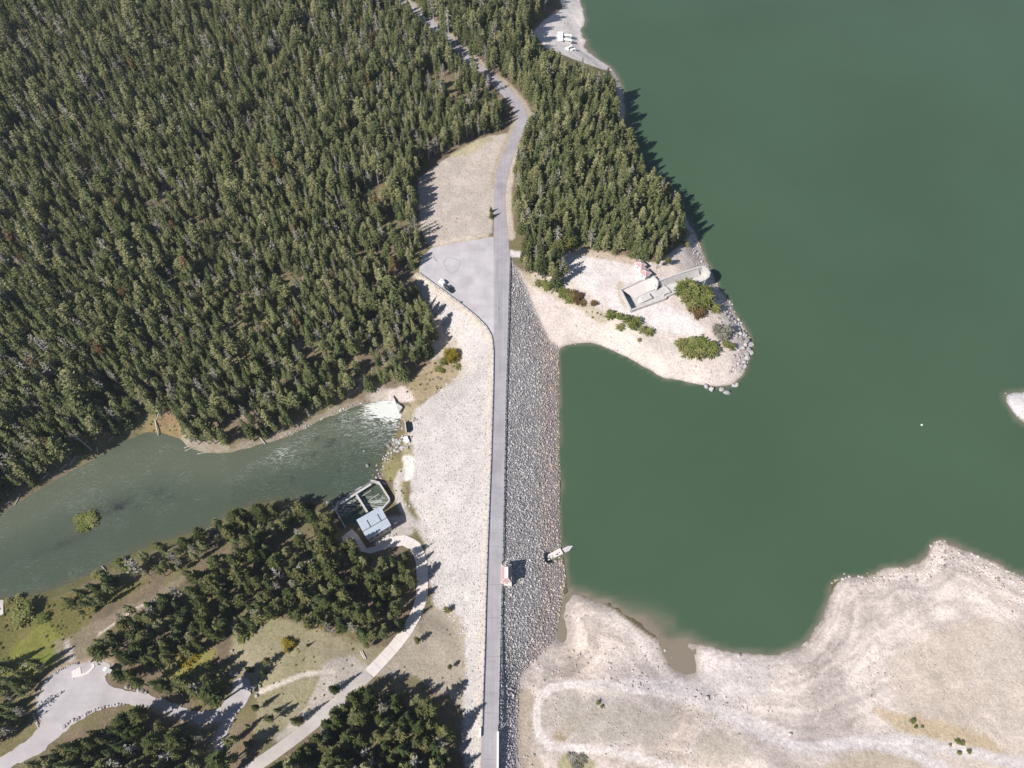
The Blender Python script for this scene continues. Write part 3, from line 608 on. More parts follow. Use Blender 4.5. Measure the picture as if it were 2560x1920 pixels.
# ------------------------------------------------------------------ water
def water_mat(name, deep, shallow, rough, river=False):
    m, nt, b = new_mat(name); pos = world_pos(nt)
    at = nt.nodes.new('ShaderNodeAttribute'); at.attribute_name = 'depth'
    f = ramp(nt, at.outputs['Fac'], [(0, 0), (.25, .45), (1, 1)])
    c = mixc(nt, 'MIX', f, shallow, deep)
    nb = noise_node(nt, .012, 4, .55, pos)
    c = mixc(nt, 'MULTIPLY', 1.0, c, ramp(nt, nb.outputs[0], [(.3, .93), (.7, 1.07)]))
    if river:
        ap = nt.nodes.new('ShaderNodeAttribute'); ap.attribute_name = 'silt'
        c = mixc(nt, 'MIX', ap.outputs['Fac'], c, (.098,.112,.078))
        aw = nt.nodes.new('ShaderNodeAttribute'); aw.attribute_name = 'weed'
        c = mixc(nt, 'MIX', aw.outputs['Fac'], c, (.028,.032,.028))
        mp = nt.nodes.new('ShaderNodeMapping'); nt.links.new(pos, mp.inputs['Vector']); mp.inputs['Rotation'].default_value = (0, 0, R(-25)); mp.inputs['Scale'].default_value = (.24, 1.2, 1)
        fo = noise_node(nt, .42, 4, .55, mp.outputs[0], 2.6)
        ridged = nt.nodes.new('ShaderNodeMath'); ridged.operation = 'SUBTRACT'; ridged.inputs[1].default_value = .5; nt.links.new(fo.outputs[0], ridged.inputs[0])
        ab = nt.nodes.new('ShaderNodeMath'); ab.operation = 'ABSOLUTE'; nt.links.new(ridged.outputs[0], ab.inputs[0])
        af = nt.nodes.new('ShaderNodeAttribute'); af.attribute_name = 'foam'
        th = nt.nodes.new('ShaderNodeMath'); th.operation = 'MULTIPLY'; th.inputs[1].default_value = .085; nt.links.new(af.outputs['Fac'], th.inputs[0])
        su = nt.nodes.new('ShaderNodeMath'); su.operation = 'SUBTRACT'; nt.links.new(th.outputs[0], su.inputs[0]); nt.links.new(ab.outputs[0], su.inputs[1])
        mr = nt.nodes.new('ShaderNodeMapRange'); mr.inputs[1].default_value = -.004; mr.inputs[2].default_value = .03; nt.links.new(su.outputs[0], mr.inputs[0])
        c = mixc(nt, 'MIX', mr.outputs[0], c, (.62,.62,.58))
        rr = nt.nodes.new('ShaderNodeMapRange'); rr.inputs[3].default_value = rough; rr.inputs[4].default_value = .8; nt.links.new(mr.outputs[0], rr.inputs[0]); nt.links.new(rr.outputs[0], b.inputs['Roughness'])
    else: b.inputs['Roughness'].default_value = rough
    nt.links.new(c, b.inputs['Base Color']); b.inputs['IOR'].default_value = 1.33
    w1 = noise_node(nt, .35 if not river else .8, 5, .65, pos, .4)
    bump(nt, b, w1.outputs[0], .22 if not river else .5, .25)
    return m
M['lake'] = water_mat('lake_water', (.054,.093,.053), (.21,.175,.13), .12)
M['river'] = water_mat('river_water', (.058,.078,.052), (.10,.085,.05), .2, True)
def grid_obj(name, xs, ys, z, mat, attrs):
    A, B = np.meshgrid(xs, ys, indexing='ij'); i2 = np.arange(A.size).reshape(A.shape)
    q = np.stack([i2[:-1, :-1], i2[1:, :-1], i2[1:, 1:], i2[:-1, 1:]], -1).reshape(-1, 4)
    at = attrs(A, B)
    me = np_mesh(name, np.stack([A.ravel(), B.ravel(), np.full(A.size, z)], 1), q, mat, {k: v.ravel() for k, v in at.items()})
    return link(bpy.data.objects.new(name, me))
xs = np.concatenate([np.arange(2, 376, 2.0), np.geomspace(380, 3900, 14)]); ys = np.concatenate([-np.geomspace(1000, 20, 8), np.arange(-10, 470, 2.0), np.geomspace(480, 4400, 14)])
def lake_attr(A, B):
    d = ZL - Hs(A, B); dd = np.clip(d / .45, 0, 1)
    dx, dy, _ = proj(A, B, np.full(A.shape, ZL))
    plume = np.exp(-((dx - 1410 - (dy - 1370) * .5) / 55) ** 2 - ((dy - 1360) / 50) ** 2)
    mud = 1.2 * np.exp(-((dx - 1468) / 38) ** 2 - ((dy - 1425) / 34) ** 2) + 1.1 * np.exp(-((dx - 1211) / 14) ** 2 - ((dy - 1345) / 50) ** 2) + .35 * np.exp(-((dy - 1275 - (dx - 1230) * .32) / 16) ** 2) * (dx > 1215) * (dx < 1460)
    return {'depth': np.clip(dd - .6 * plume - mud, 0, 1)}
lake = grid_obj('lake', xs, ys, ZL, 'lake', lake_attr); tag(lake, kind='structure')
xs = np.arange(-520, -28, 1.2); ys = np.arange(60, 300, 1.2)
def river_attr(A, B):
    dx, dy, _ = proj(A, B, np.full(A.shape, ZR)); d = ZR - Hs(A, B)
    n = fbm(A, B, 16, 3); n2 = fbm(A, B, 40, 5)
    burst = np.exp(-(((dx - 845) / 42) ** 2 + ((dy - 883) / 17) ** 2))
    near = np.exp(-np.clip(np.hypot(dx - 850, (dy - 895) * 1.3) - 20, 0, 1e9) / 75)
    north = np.exp(-(distline(dx, dy, [(800,890),(700,935),(620,975),(560,1000),(480,1010)]) / 24) ** 2)
    foam = 3.0 * burst * sstep(.35, .62, fbm(A, B, 4, 1)) + .8 * burst + .42 * near + north * .13 * sstep(.38, .6, n) + .04 * sstep(.45, .7, n) + .05 * sstep(.5, .65, fbm(A, B, 9, 6)) + .16 * np.exp(-(distline(dx, dy, [(620,975),(540,1010)]) / 9) ** 2)
    basin = inpoly(dx, dy, BASIN); foam = np.where(basin, .35 * sstep(.35, .6, fbm(A, B, 6, 2)), foam)
    silt = np.exp(-(distline(dx, dy, [(860,890),(760,915),(640,960),(500,1000),(340,985),(220,1020),(60,1090),(-100,1150)]) / 48) ** 2) * .95 + .25 * (dx < 500)
    weed = 1.3 * np.exp(-((dx - 250) / 55) ** 2 - ((dy - 1100 + (dx - 250) * .25) / 13) ** 2) + 1.2 * np.exp(-((dx - 335) / 40) ** 2 - ((dy - 1072) / 13) ** 2) + .55 * np.exp(-((dx - 120) / 80) ** 2 - ((dy - 1180 + (dx - 120) * .4) / 10) ** 2)
    weed = weed * sstep(.25, .6, fbm(A, B, 7, 1)) + .5 * sstep(.66, .74, fbm(A, B, 4, 6)) * (dx > 600)
    return {'depth': np.clip(d / .9, 0, 1), 'foam': np.clip(foam, 0, 6), 'silt': np.clip(silt * (.75 + .5 * n2), 0, 1), 'weed': np.clip(weed, 0, 1)}
river = grid_obj('river', xs, ys, ZR, 'river', river_attr); tag(river, kind='structure')

# ------------------------------------------------------------------ paved and gravelled surfaces
def strip(name, A, B, mat, lift=.05, nacross=6, step=1.5, terrain=False, kind='structure', thick=.25):
    """surface between two survey lines of equal point count"""
    a = [U(p[0], p[1], p[2] if len(p) > 2 else 0) for p in A]; b_ = [U(p[0], p[1], p[2] if len(p) > 2 else 0) for p in B]
    rows = []
    for i in range(len(a) - 1):
        n = max(1, int((a[i + 1] - a[i]).length / step))
        for k in range(n): rows.append((a[i].lerp(a[i + 1], k / n), b_[i].lerp(b_[i + 1], k / n)))
    rows.append((a[-1], b_[-1])); vs = []; q = []
    for (p, r) in rows:
        for j in range(nacross + 1):
            t = p.lerp(r, j / nacross); z = (hz(t.x, t.y) if terrain else t.z) + lift
            vs.append((t.x, t.y, z))
    w = nacross + 1
    for i in range(len(rows) - 1):
        for j in range(nacross): q.append((i * w + j, i * w + j + 1, (i + 1) * w + j + 1, (i + 1) * w + j))
    me = bpy.data.meshes.new(name); me.from_pydata(vs, [], q); me.materials.append(M[mat])
    bm = bmesh.new(); bm.from_mesh(me); bmesh.ops.recalc_face_normals(bm, faces=bm.faces)
    if bm.faces and sum(f.normal.z for f in bm.faces) < 0: bmesh.ops.reverse_faces(bm, faces=bm.faces)
    ext = bmesh.ops.extrude_face_region(bm, geom=[e for e in bm.edges if e.is_boundary])
    for g in ext['geom']:
        if isinstance(g, bmesh.types.BMVert): g.co.z -= thick
    bm.to_mesh(me); bm.free()
    return tag(link(bpy.data.objects.new(name, me)), kind=kind)
def pave_mat(name, base, streak, crack):
    m, nt, b = new_mat(name); pos = world_pos(nt)
    n1 = noise_node(nt, .15, 5, .6, pos); n2 = noise_node(nt, 2.5, 4, .7, pos)
    mp = nt.nodes.new('ShaderNodeMapping'); nt.links.new(pos, mp.inputs['Vector']); mp.inputs['Scale'].default_value = (1.1, .02, .02)
    n3 = noise_node(nt, 1.0, 3, .6, mp.outputs[0])
    c = mixc(nt, 'MULTIPLY', 1.0, base, ramp(nt, n1.outputs[0], [(.3, .86), (.7, 1.09)]))
    mq = nt.nodes.new('ShaderNodeMapping'); nt.links.new(pos, mq.inputs['Vector']); mq.inputs['Rotation'].default_value = (0, 0, R(35)); mq.inputs['Scale'].default_value = (.06, .55, .3)
    n4 = noise_node(nt, 1.0, 4, .6, mq.outputs[0], .6); c = mixc(nt, 'MULTIPLY', .35, c, ramp(nt, n4.outputs[0], [(.35, .88), (.5, 1.0), (.66, 1.07)]))
    n6 = noise_node(nt, .06, 2, .5, pos); c = mixc(nt, 'MULTIPLY', ramp(nt, n6.outputs[0], [(.62, 0), (.72, .8)]), c, (.80,.79,.80))
    c = mixc(nt, 'MULTIPLY', 1.0, c, ramp(nt, n2.outputs[0], [(.3, .93), (.7, 1.05)]))
    c = mixc(nt, 'MULTIPLY', streak, c, ramp(nt, n3.outputs[0], [(.3, .86), (.7, 1.06)]))
    vo = nt.nodes.new('ShaderNodeTexVoronoi'); vo.feature = 'DISTANCE_TO_EDGE'; vo.inputs['Scale'].default_value = .085
    mpv = noise_node(nt, .4, 3, .6, pos); av = nt.nodes.new('ShaderNodeVectorMath'); av.operation = 'ADD'
    sc = nt.nodes.new('ShaderNodeVectorMath'); sc.operation = 'SCALE'; sc.inputs['Scale'].default_value = 2.5
    nt.links.new(mpv.outputs[1], sc.inputs[0]); nt.links.new(pos, av.inputs[0]); nt.links.new(sc.outputs[0], av.inputs[1]); nt.links.new(av.outputs[0], vo.inputs['Vector'])
    cr = ramp(nt, vo.outputs['Distance'], [(0, .84), (.012, 1.0)])
    c = mixc(nt, 'MULTIPLY', crack, c, cr)
    nt.links.new(c, b.inputs['Base Color']); b.inputs['Roughness'].default_value = .9; b.inputs['Specular IOR Level'].default_value = .2
    bump(nt, b, n2.outputs[0], .15, .05); return m
M['asphalt'] = pave_mat('weathered_asphalt', (.36,.332,.345), .8, .6)
M['lot'] = pave_mat('pale_lot_surface', (.48,.445,.445), .25, .6)
M['gravel'] = pave_mat('crushed_gravel', (.44,.40,.395), .0, .0)
M['dirt'] = pave_mat('packed_dirt', (.47,.42,.385), .0, .0)
lerp_pts = lambda L, n: [tuple(np.array(U(*L[0])))]
def resample(L, n):
    p = np.array([(a[0], a[1], a[2] if len(a) > 2 else 0.) for a in L], float); s = np.r_[0, np.cumsum(np.hypot(*np.diff(p[:, :2], axis=0).T))]
    t = np.linspace(0, s[-1], n); return [tuple(np.interp(t, s, p[:, k]) for k in range(3)) for _ in (0,)] if False else [(float(np.interp(q, s, p[:, 0])), float(np.interp(q, s, p[:, 1])), float(np.interp(q, s, p[:, 2]))) for q in t]
def at_y(L, ys):
    p = np.array([(a[0], a[1]) for a in L], float); return [(float(np.interp(y, p[:, 1], p[:, 0])), y, 0.0) for y in ys]
yy = [760, 800, 900, 1000, 1100, 1200, 1300, 1400, 1500, 1570, 1659, 1800]
strip('dam_road', at_y(CREST_W, yy), at_y(CREST_E, yy), 'asphalt', .06)
strip('forest_road', ROAD_W, ROAD_E, 'asphalt', .09, 8)
yy2 = [512, 556, 600, 640, 680, 720, 745, 760]
ew = [1066, 1067, 1067, 1067, 1067, 1066.5, 1066, 1066]
strip('lakeside_lane', [(a, y, 0) for a, y in zip(ew, yy2)], [(1098 if y < 556 else p[0], y, 0) for y, p in zip(yy2, at_y(CREST_E, yy2))], 'asphalt', .065)
pl = [U(*p, 0) for p in [(905,590),(907,572),(914,552),(932,536),(1000,523),(1060,512),(1066,512),(1067,556),(1067,600),(1067,680),(1066.5,720),(1066,745),(1062,727),(1050,705),(1030,685),(1000,660),(960,630)]]
tag(MB().prism([(p.x, p.y) for p in pl], -.3, .06).build('parking_lot', 'lot'), kind='structure')
def halfw(L, w):
    pts = [U(*p) for p in L]; A = []; B = []
    for i in range(len(pts)):
        d = pts[min(len(pts) - 1, i + 1)] - pts[max(0, i - 1)]; d.z = 0; d.normalize(); nrm = Vector((-d.y, d.x, 0)) * w
        A.append(pts[i] + nrm); B.append(pts[i] - nrm)
    return A, B
def wstrip(name, L, w, mat, lift, **k):
    A, B = halfw(L, w); f = lambda P: [(*proj(p.x, p.y, p.z)[:2], p.z) for p in P]
    return strip(name, f(A), f(B), mat, lift, terrain=True, **k)
wstrip('dirt_road', resample(DIRT_C, 40), 2.1, 'dirt', .16, nacross=6, thick=.4)
# gravel turning lot: grid cut to its outline
def poly_sheet(name, poly, mat, lift, step=1.2, parent=None, rag=0.0):
    """flat-lying sheet following the ground, filled by triangulating outline and inner points"""
    out = []
    P = [G(a, b_) for a, b_ in poly]
    for a, b_ in zip(P, P[1:] + P[:1]):
        n = max(1, int((b_ - a).length / step))
        for i in range(n): out.append(a.lerp(b_, i / n) + Vector((random.uniform(-rag, rag), random.uniform(-rag, rag), 0)))
    n0 = len(out); bx = [p.x for p in out]; by = [p.y for p in out]
    A, B = np.meshgrid(np.arange(min(bx), max(bx), step * 1.3), np.arange(min(by), max(by), step * 1.3)); A = A.ravel(); B = B.ravel()
    k = inpoly(A, B, out) & (distline(A, B, out + out[:1]) > step * .6)
    pts = [Vector((p.x, p.y)) for p in out] + [Vector((float(a), float(b_))) for a, b_ in zip(A[k], B[k])]
    v, e, f, *_ = delaunay_2d_cdt(pts, [(i, (i + 1) % n0) for i in range(n0)], [list(range(n0))], 1, 1e-4)
    me = bpy.data.meshes.new(name); me.from_pydata([(q.x, q.y, hz(q.x, q.y) + lift) for q in v], [], f); me.materials.append(M[mat]); me.update()
    if sum(p.normal.z for p in me.polygons) < 0: me.flip_normals()
    return tag(link(bpy.data.objects.new(name, me), parent), kind='structure')
poly_sheet('gravel_lot', GLOT_OUT, 'gravel', .12, rag=.38)
poly_sheet('powerhouse_yard', [(738,1160),(760,1142),(775,1158),(792,1185),(825,1176),(836,1185),(800,1196),(765,1188),(742,1175)], 'concrete_pale', .14)
# concrete drive in cast slabs
drive = empty('concrete_drive', U(905, 1300, -12)); tag(drive, kind='structure')
A, B = halfw(resample([(812,1178,-17)] + DRIVE_C[2:], 120), 2.15)
def cum(P): return np.r_[0, np.cumsum([(P[i + 1] - P[i]).length for i in range(len(P) - 1)])]
Lc = cum([(a + b_) / 2 for a, b_ in zip(A, B)]); ns = int(Lc[-1] / 3.6)
def lat(P, t):
    i = min(len(P) - 2, max(0, int(np.searchsorted(Lc, t) - 1))); f = (t - Lc[i]) / (Lc[i + 1] - Lc[i]); return P[i].lerp(P[i + 1], f)
for s in range(ns):
    t0, t1 = s * Lc[-1] / ns + .03, (s + 1) * Lc[-1] / ns - .03; mb = MB(); vs = []
    dz = random.uniform(-.012, .012)
    for t in np.linspace(t0, t1, 3):
        a, b_ = lat(A, t), lat(B, t)
        for k in range(4):
            q = a.lerp(b_, k / 3); vs.append((q.x, q.y, hz(q.x, q.y) + .17 + dz))
    n = len(vs); vs += [(x, y, z - .3) for x, y, z in vs]
    fs = [(i * 4 + k, i * 4 + k + 1, (i + 1) * 4 + k + 1, (i + 1) * 4 + k) for i in range(2) for k in range(3)]
    rim = [0, 1, 2, 3, 7, 11, 10, 9, 8, 4]
    fs += [(rim[i], rim[(i + 1) % 10], rim[(i + 1) % 10] + n, rim[i] + n) for i in range(10)]
    mb.add([Vector(v) - drive.location for v in vs], fs); o = mb.build('slab', 'concrete_pale', drive)
    bm = bmesh.new(); bm.from_mesh(o.data); bmesh.ops.recalc_face_normals(bm, faces=bm.faces); bm.to_mesh(o.data); bm.free()

# ------------------------------------------------------------------ tree and rock prototypes
def crown_mesh(name, mat, h, r, base, seed, n_lev, n_br, tuft, kind='pine', rnd_=.62):
    rs = random.Random(seed); v = []; f = []
    lean = (rs.uniform(-.25, .25), rs.uniform(-.25, .25)); lob = [rs.uniform(.7, 1.2) for _ in range(5)]
    for L in range(n_lev):
        t = (L + rs.uniform(-.4, .4)) / (n_lev - 1); t = min(1, max(0, t))
        z = h * (base + (1 - base) * t)
        if kind == 'spruce': pr = (1 - t) ** .9 * .95 + .05
        elif kind == 'bush': pr = math.sqrt(max(0.02, 1 - (t * 1.05 - .3) ** 2 / .75))
        else: pr = (1 - t) ** rnd_ * min(1, .55 + t * 2.2) + .07
        nb = max(3, int(round(n_br * (.45 + .75 * pr))))
        a0 = rs.uniform(0, 6.28)
        for k in range(nb):
            an = a0 + 6.2832 * k / nb + rs.uniform(-.35, .35)
            lr = r * pr * rs.uniform(.7, 1.15) * lob[int(an / 6.2832 * 5) % 5]
            rise = {'spruce': rs.uniform(-.35, -.05), 'pine': rs.uniform(-.05, .4), 'bush': rs.uniform(-.2, .3)}[kind]
            nt_ = 1 + int(lr / (tuft * .85))
            for q in range(nt_):
                s = (q + rs.uniform(.4, 1.0)) / nt_
                cx = math.cos(an) * lr * s + lean[0] * t; cy = math.sin(an) * lr * s + lean[1] * t; cz = z + rise * lr * s + rs.uniform(-.12, .12)
                for _ in range(2):
                    d = Vector((math.cos(an + rs.uniform(-.9, .9)), math.sin(an + rs.uniform(-.9, .9)), rise + rs.uniform(-.3, .5)))
                    w = Vector((rs.uniform(-1, 1), rs.uniform(-1, 1), rs.uniform(-.45, .45)))
                    w = (w - d * w.dot(d) / d.length_squared)
                    if w.length < .05: w = d.orthogonal()
                    w.normalize(); d.normalize(); sz = tuft * rs.uniform(.7, 1.25)
                    p = Vector((cx, cy, cz)); b0 = len(v)
                    v += [p - d * sz * .5 - w * sz * .28, p - d * sz * .35 + w * sz * .42, p + d * sz * .65 + w * sz * .1]
                    f.append((b0, b0 + 1, b0 + 2))
    if kind != 'bush':   # leader
        for k in range(4):
            b0 = len(v); a = k * 1.57
            v += [Vector((lean[0] + .2 * math.cos(a), lean[1] + .2 * math.sin(a), h * .95)), Vector((lean[0] + .2 * math.cos(a + 1.6), lean[1] + .2 * math.sin(a + 1.6), h * .96)), Vector((lean[0], lean[1], h * 1.03))]
            f.append((b0, b0 + 1, b0 + 2))
    me = bpy.data.meshes.new(name); me.from_pydata(v, [], f); me.materials.append(M[mat]); return me
def trunk_mesh(name, h, r, twigs=0, seed=0, mat='bark'):
    mb = MB(); mb.tube((0, 0, -.6), (0, 0, h * .5), r, r * .7, 6); mb.tube((0, 0, h * .5), (0, 0, h), r * .7, r * .15, 5)
    rs = random.Random(seed)
    for k in range(twigs):
        z = h * rs.uniform(.15, .95); a = rs.uniform(0, 6.28); l = (1 - z / h * .7) * rs.uniform(.7, 1.4)
        mb.tube((0, 0, z), (math.cos(a) * l, math.sin(a) * l, z + rs.uniform(-.1, .35)), .045, .02, 3)
    return mb.mesh(name, mat)
# all prototypes are 10 m tall and are scaled to the tree
PROTO = []   # (kind, trunk mesh, crown mesh)
for s in range(7): PROTO.append(('pine', trunk_mesh('trunk', 9.6, .16, 8, s), crown_mesh('crown', 'pine', 10, [1.45,1.6,1.3,1.65,1.5,1.55,1.15][s], [.28,.36,.24,.42,.32,.46,.2][s], 11 + s, [15,14,16,13,15,12,17][s], 10, .48, 'pine', [.66,.55,.76,.5,.64,.52,.86][s])))
for s in range(3): PROTO.append(('spruce', trunk_mesh('trunk', 9.7, .17, 2, s), crown_mesh('crown', 'spruce', 10, 1.75, .08, 31 + s, 19, 11, .47, 'spruce')))
for s in range(2): PROTO.append(('grey', trunk_mesh('trunk', 9.7, .14, 16, s, 'deadwood'), crown_mesh('crown', 'greypine', 10, 1.35, .35, 51 + s, 8, 5, .5)))
for s in range(2): PROTO.append(('snag', trunk_mesh('trunk', 9.7, .15, 34, 70 + s, 'deadwood'), None))
PROTO.append(('rusty', trunk_mesh('trunk', 9.6, .15, 8, 91), crown_mesh('crown', 'rust', 10, 1.5, .3, 92, 10, 7, .6)))
KIDX = {k: [i for i, p in enumerate(PROTO) if p[0] == k] for k in ('pine', 'spruce', 'grey', 'snag', 'rusty')}
def joined(name, meshes):
    bm = bmesh.new(); mats = []
    for me in meshes:
        b0 = len(bm.faces); bm.from_mesh(me); bm.faces.ensure_lookup_table()
        for fc in bm.faces[b0:]: fc.material_index = len(mats)
        mats.append(me.materials[0])
    out = bpy.data.meshes.new(name); bm.to_mesh(out); bm.free()
    for m_ in mats: out.materials.append(m_)
    return out
def rock_mesh(name, seed, mat, sub=1, flat=.7):
    bm = bmesh.new(); bmesh.ops.create_icosphere(bm, subdivisions=sub, radius=1.0); rs = random.Random(seed)
    ax = [Vector((rs.gauss(0, 1), rs.gauss(0, 1), rs.gauss(0, 1))).normalized() for _ in range(6)]; dd = [rs.uniform(.55, .9) for _ in ax]
    for v in bm.verts:
        for a, d in zip(ax, dd):
            e = v.co.dot(a) - d
            if e > 0: v.co -= a * e
        v.co *= rs.uniform(.93, 1.07); v.co.z *= flat
    me = bpy.data.meshes.new(name); bm.to_mesh(me); bm.free(); me.materials.append(M[mat]); return me
ROCK_UP = [rock_mesh('stone', s, 'rock_up') for s in range(5)]
ROCK_DN = [rock_mesh('stone', 20 + s, 'rock_dn') for s in range(5)]
BOULDER = [rock_mesh('boulder', 40 + s, 'boulder', 2, .75) for s in range(6)]

def scatter(name, pos, rot, scl, vid, meshes, parent=None, scl3=None):
    """one object whose points carry the given meshes"""
    me = bpy.data.meshes.new(name); n = len(pos); me.vertices.add(n); me.vertices.foreach_set('co', np.ascontiguousarray(pos, np.float32).ravel())
    a = me.attributes.new('rot', 'FLOAT_VECTOR', 'POINT'); a.data.foreach_set('vector', np.ascontiguousarray(rot, np.float32).ravel())
    s3 = np.repeat(np.asarray(scl)[:, None], 3, 1) if scl3 is None else scl3
    a = me.attributes.new('scl', 'FLOAT_VECTOR', 'POINT'); a.data.foreach_set('vector', np.ascontiguousarray(s3, np.float32).ravel())
    a = me.attributes.new('vid', 'INT', 'POINT'); a.data.foreach_set('value', np.ascontiguousarray(vid, np.int32))
    o = link(bpy.data.objects.new(name, me), parent)
    ng = bpy.data.node_groups.new(name + '_nodes', 'GeometryNodeTree')
    ng.interface.new_socket('Geometry', in_out='INPUT', socket_type='NodeSocketGeometry'); ng.interface.new_socket('Geometry', in_out='OUTPUT', socket_type='NodeSocketGeometry')
    N = ng.nodes; Lk = ng.links; gi = N.new('NodeGroupInput'); go = N.new('NodeGroupOutput'); jn = N.new('GeometryNodeJoinGeometry')
    def attr(nm, ty):
        q = N.new('GeometryNodeInputNamedAttribute'); q.data_type = ty; q.inputs[0].default_value = nm
        return [s for s in q.outputs if s.enabled and s.name == 'Attribute'][0]
    ar, as_, av = attr('rot', 'FLOAT_VECTOR'), attr('scl', 'FLOAT_VECTOR'), attr('vid', 'INT')
    er = N.new('FunctionNodeEulerToRotation'); Lk.new(ar, er.inputs[0])
    for k, ms in enumerate(meshes):
        src = bpy.data.objects.new(name + '_piece', ms)
        oi = N.new('GeometryNodeObjectInfo'); oi.inputs['Object'].default_value = src; oi.inputs['As Instance'].default_value = False
        cmp_ = N.new('FunctionNodeCompare'); cmp_.data_type = 'INT'; cmp_.operation = 'EQUAL'
        ia = [s for s in cmp_.inputs if s.enabled]; Lk.new(av, ia[0]); ia[1].default_value = k
        ip = N.new('GeometryNodeInstanceOnPoints')
        Lk.new(gi.outputs[0], ip.inputs['Points']); Lk.new(cmp_.outputs[0], ip.inputs['Selection']); Lk.new(oi.outputs['Geometry'], ip.inputs['Instance'])
        Lk.new(er.outputs[0], ip.inputs['Rotation']); Lk.new(as_, ip.inputs['Scale']); Lk.new(ip.outputs[0], jn.inputs[0])
    Lk.new(jn.outputs[0], go.inputs[0])
    md = o.modifiers.new('scatter', 'NODES'); md.node_group = ng
    return o

# ------------------------------------------------------------------ riprap on both faces of the dam
def jgrid(x0, x1, y0, y1, s, j=.45):
    A, B = np.meshgrid(np.arange(x0, x1, s), np.arange(y0, y1, s)); B[:, ::2] += s * .5
    A = A + rng.uniform(-j, j, A.shape) * s; B = B + rng.uniform(-j, j, B.shape) * s
    return A.ravel(), B.ravel()
_deck = [W(1160 + a / 7.54, 1320 + b_ / 7.54, -8.5) for a, b_ in [(1556,640),(1540,505),(1820,355),(1960,320),(2070,330),(1900,500)]]
def stones(name, poly, z_of, spacing, rmin, rmax, meshes, parent=None, dens=None, sink=.25):
    P = [U(*p) for p in poly]; xs = [p.x for p in P]; ys = [p.y for p in P]
    A, B = jgrid(min(xs), max(xs), max(-30, min(ys)), max(ys), spacing)
    k = inpoly(A, B, P)
    if dens is not None: k &= rng.random(len(A)) < dens(A, B)
    A, B = A[k], B[k]; n = len(A); r = rmin + (rmax - rmin) * rng.random(n) ** 2.2
    z = Hs(A, B) + r * (.35 - sink)
    s3 = np.stack([r * rng.uniform(.8, 1.35, n), r * rng.uniform(.7, 1.1, n), r * rng.uniform(.8, 1.2, n)], 1)
    o = scatter(name, np.stack([A, B, z], 1) - (np.array(parent.location) if parent else 0), np.stack([rng.uniform(-.5, .5, n), rng.uniform(-.5, .5, n), rng.uniform(0, 6.28, n)], 1), r, rng.integers(0, len(meshes), n), meshes, parent, s3)
    return tag(o, kind='stuff')
g3 = lambda L, z=0: [(p[0], p[1], p[2] if len(p) > 2 else z) for p in L]
east2 = [(p[0] + 2.5, p[1], 0) for p in CREST_E]
stones('upstream_riprap', east2 + [(p[0] + 1.5, p[1], p[2]) for p in UP_TOE[::-1]], None, .54, .18, .55, ROCK_UP, dam, sink=.36, dens=lambda A, B: ~inpoly(A, B, _deck))
stones('downstream_riprap', [(p[0] - 3, p[1] + (2 if i < 6 else 0), 0) for i, p in enumerate(CREST_W)] + g3(DOWN_TOE[::-1]), None, .84, .17, .52, ROCK_DN, dam, sink=.42,
       dens=lambda A, B: .4 + .6 * sstep(.35, .5, fbm(A, B, 12, 2)))

# ------------------------------------------------------------------ guardrails
def guardrail(name, line, label, spacing, rail='rail'):
    P = [U(p[0], p[1], 0) for p in line]; cumL = np.r_[0, np.cumsum([(b_ - a).length for a, b_ in zip(P, P[1:])])]
    root = empty(name, P[0]); tag(root, label, 'guardrail', 'guardrails along the dam road')
    pm = MB().box((0, 0, .38), (.2, .2, .95)).mesh('post', 'post')
    def along(t):
        i = min(len(P) - 2, max(0, int(np.searchsorted(cumL, t) - 1))); f = (t - cumL[i]) / (cumL[i + 1] - cumL[i]); return P[i].lerp(P[i + 1], f), (P[i + 1] - P[i]).normalized()
    n = int(cumL[-1] / spacing)
    for k in range(n + 1):
        q, d = along(k * cumL[-1] / n); share('post', pm, root, q - P[0], (0, 0, math.atan2(d.y, d.x)))
    tt = np.arange(0, cumL[-1], 1.5); pts = [along(t)[0] for t in tt] + [P[-1]]
    mb = MB(); mb.wallline([(p.x - P[0].x, p.y - P[0].y, .84) for p in pts], .14, .46); mb.build('rail', rail, root)
    return root
guardrail('guardrail', [(p[0] - .3, p[1] + (.6 if i < 5 else 0)) for i, p in enumerate(CREST_W[:16])], 'grey guardrail on dark posts along the river side of the road and car park', 2.6)
guardrail('guardrail', [(p[0] + .3, p[1]) for p in at_y(CREST_E, [558, 640, 720, 800, 900, 1000, 1100, 1200, 1214])], 'grey guardrail along the lake side, from car park to gatehouse', 2.6)
guardrail('guardrail', [(p[0] + .3, p[1]) for p in at_y(CREST_E, [1264, 1300, 1400, 1500, 1568])], 'grey guardrail along the lake side of the road, south of the gatehouse', 2.6)
def parapet(line, label):
    P = [U(p[0], p[1], .95) for p in line]; root = empty('parapet', P[0]); tag(root, label, 'parapet')
    mb = MB(); mb.wallline([p - P[0] + Vector((0, 0, P[0].z)) for p in P], .45, -.4 ); o = mb.build('wall', 'concrete_pale', root); o.location.z = -P[0].z
    mb = MB(); mb.wallline([p - P[0] + Vector((0, 0, P[0].z + .08)) for p in P], .6, P[0].z + .003); o = mb.build('coping', 'white', root); o.location.z = -P[0].z
parapet([(1075.5,1580),(1075.3,1620),(1075,1659),(1073.5,1740)], 'pale concrete parapet at the lake-side end of the dam road')
parapet([(1037.5,1573),(1037,1592)], 'short pale end panel beside the road at the river-side guardrail end')

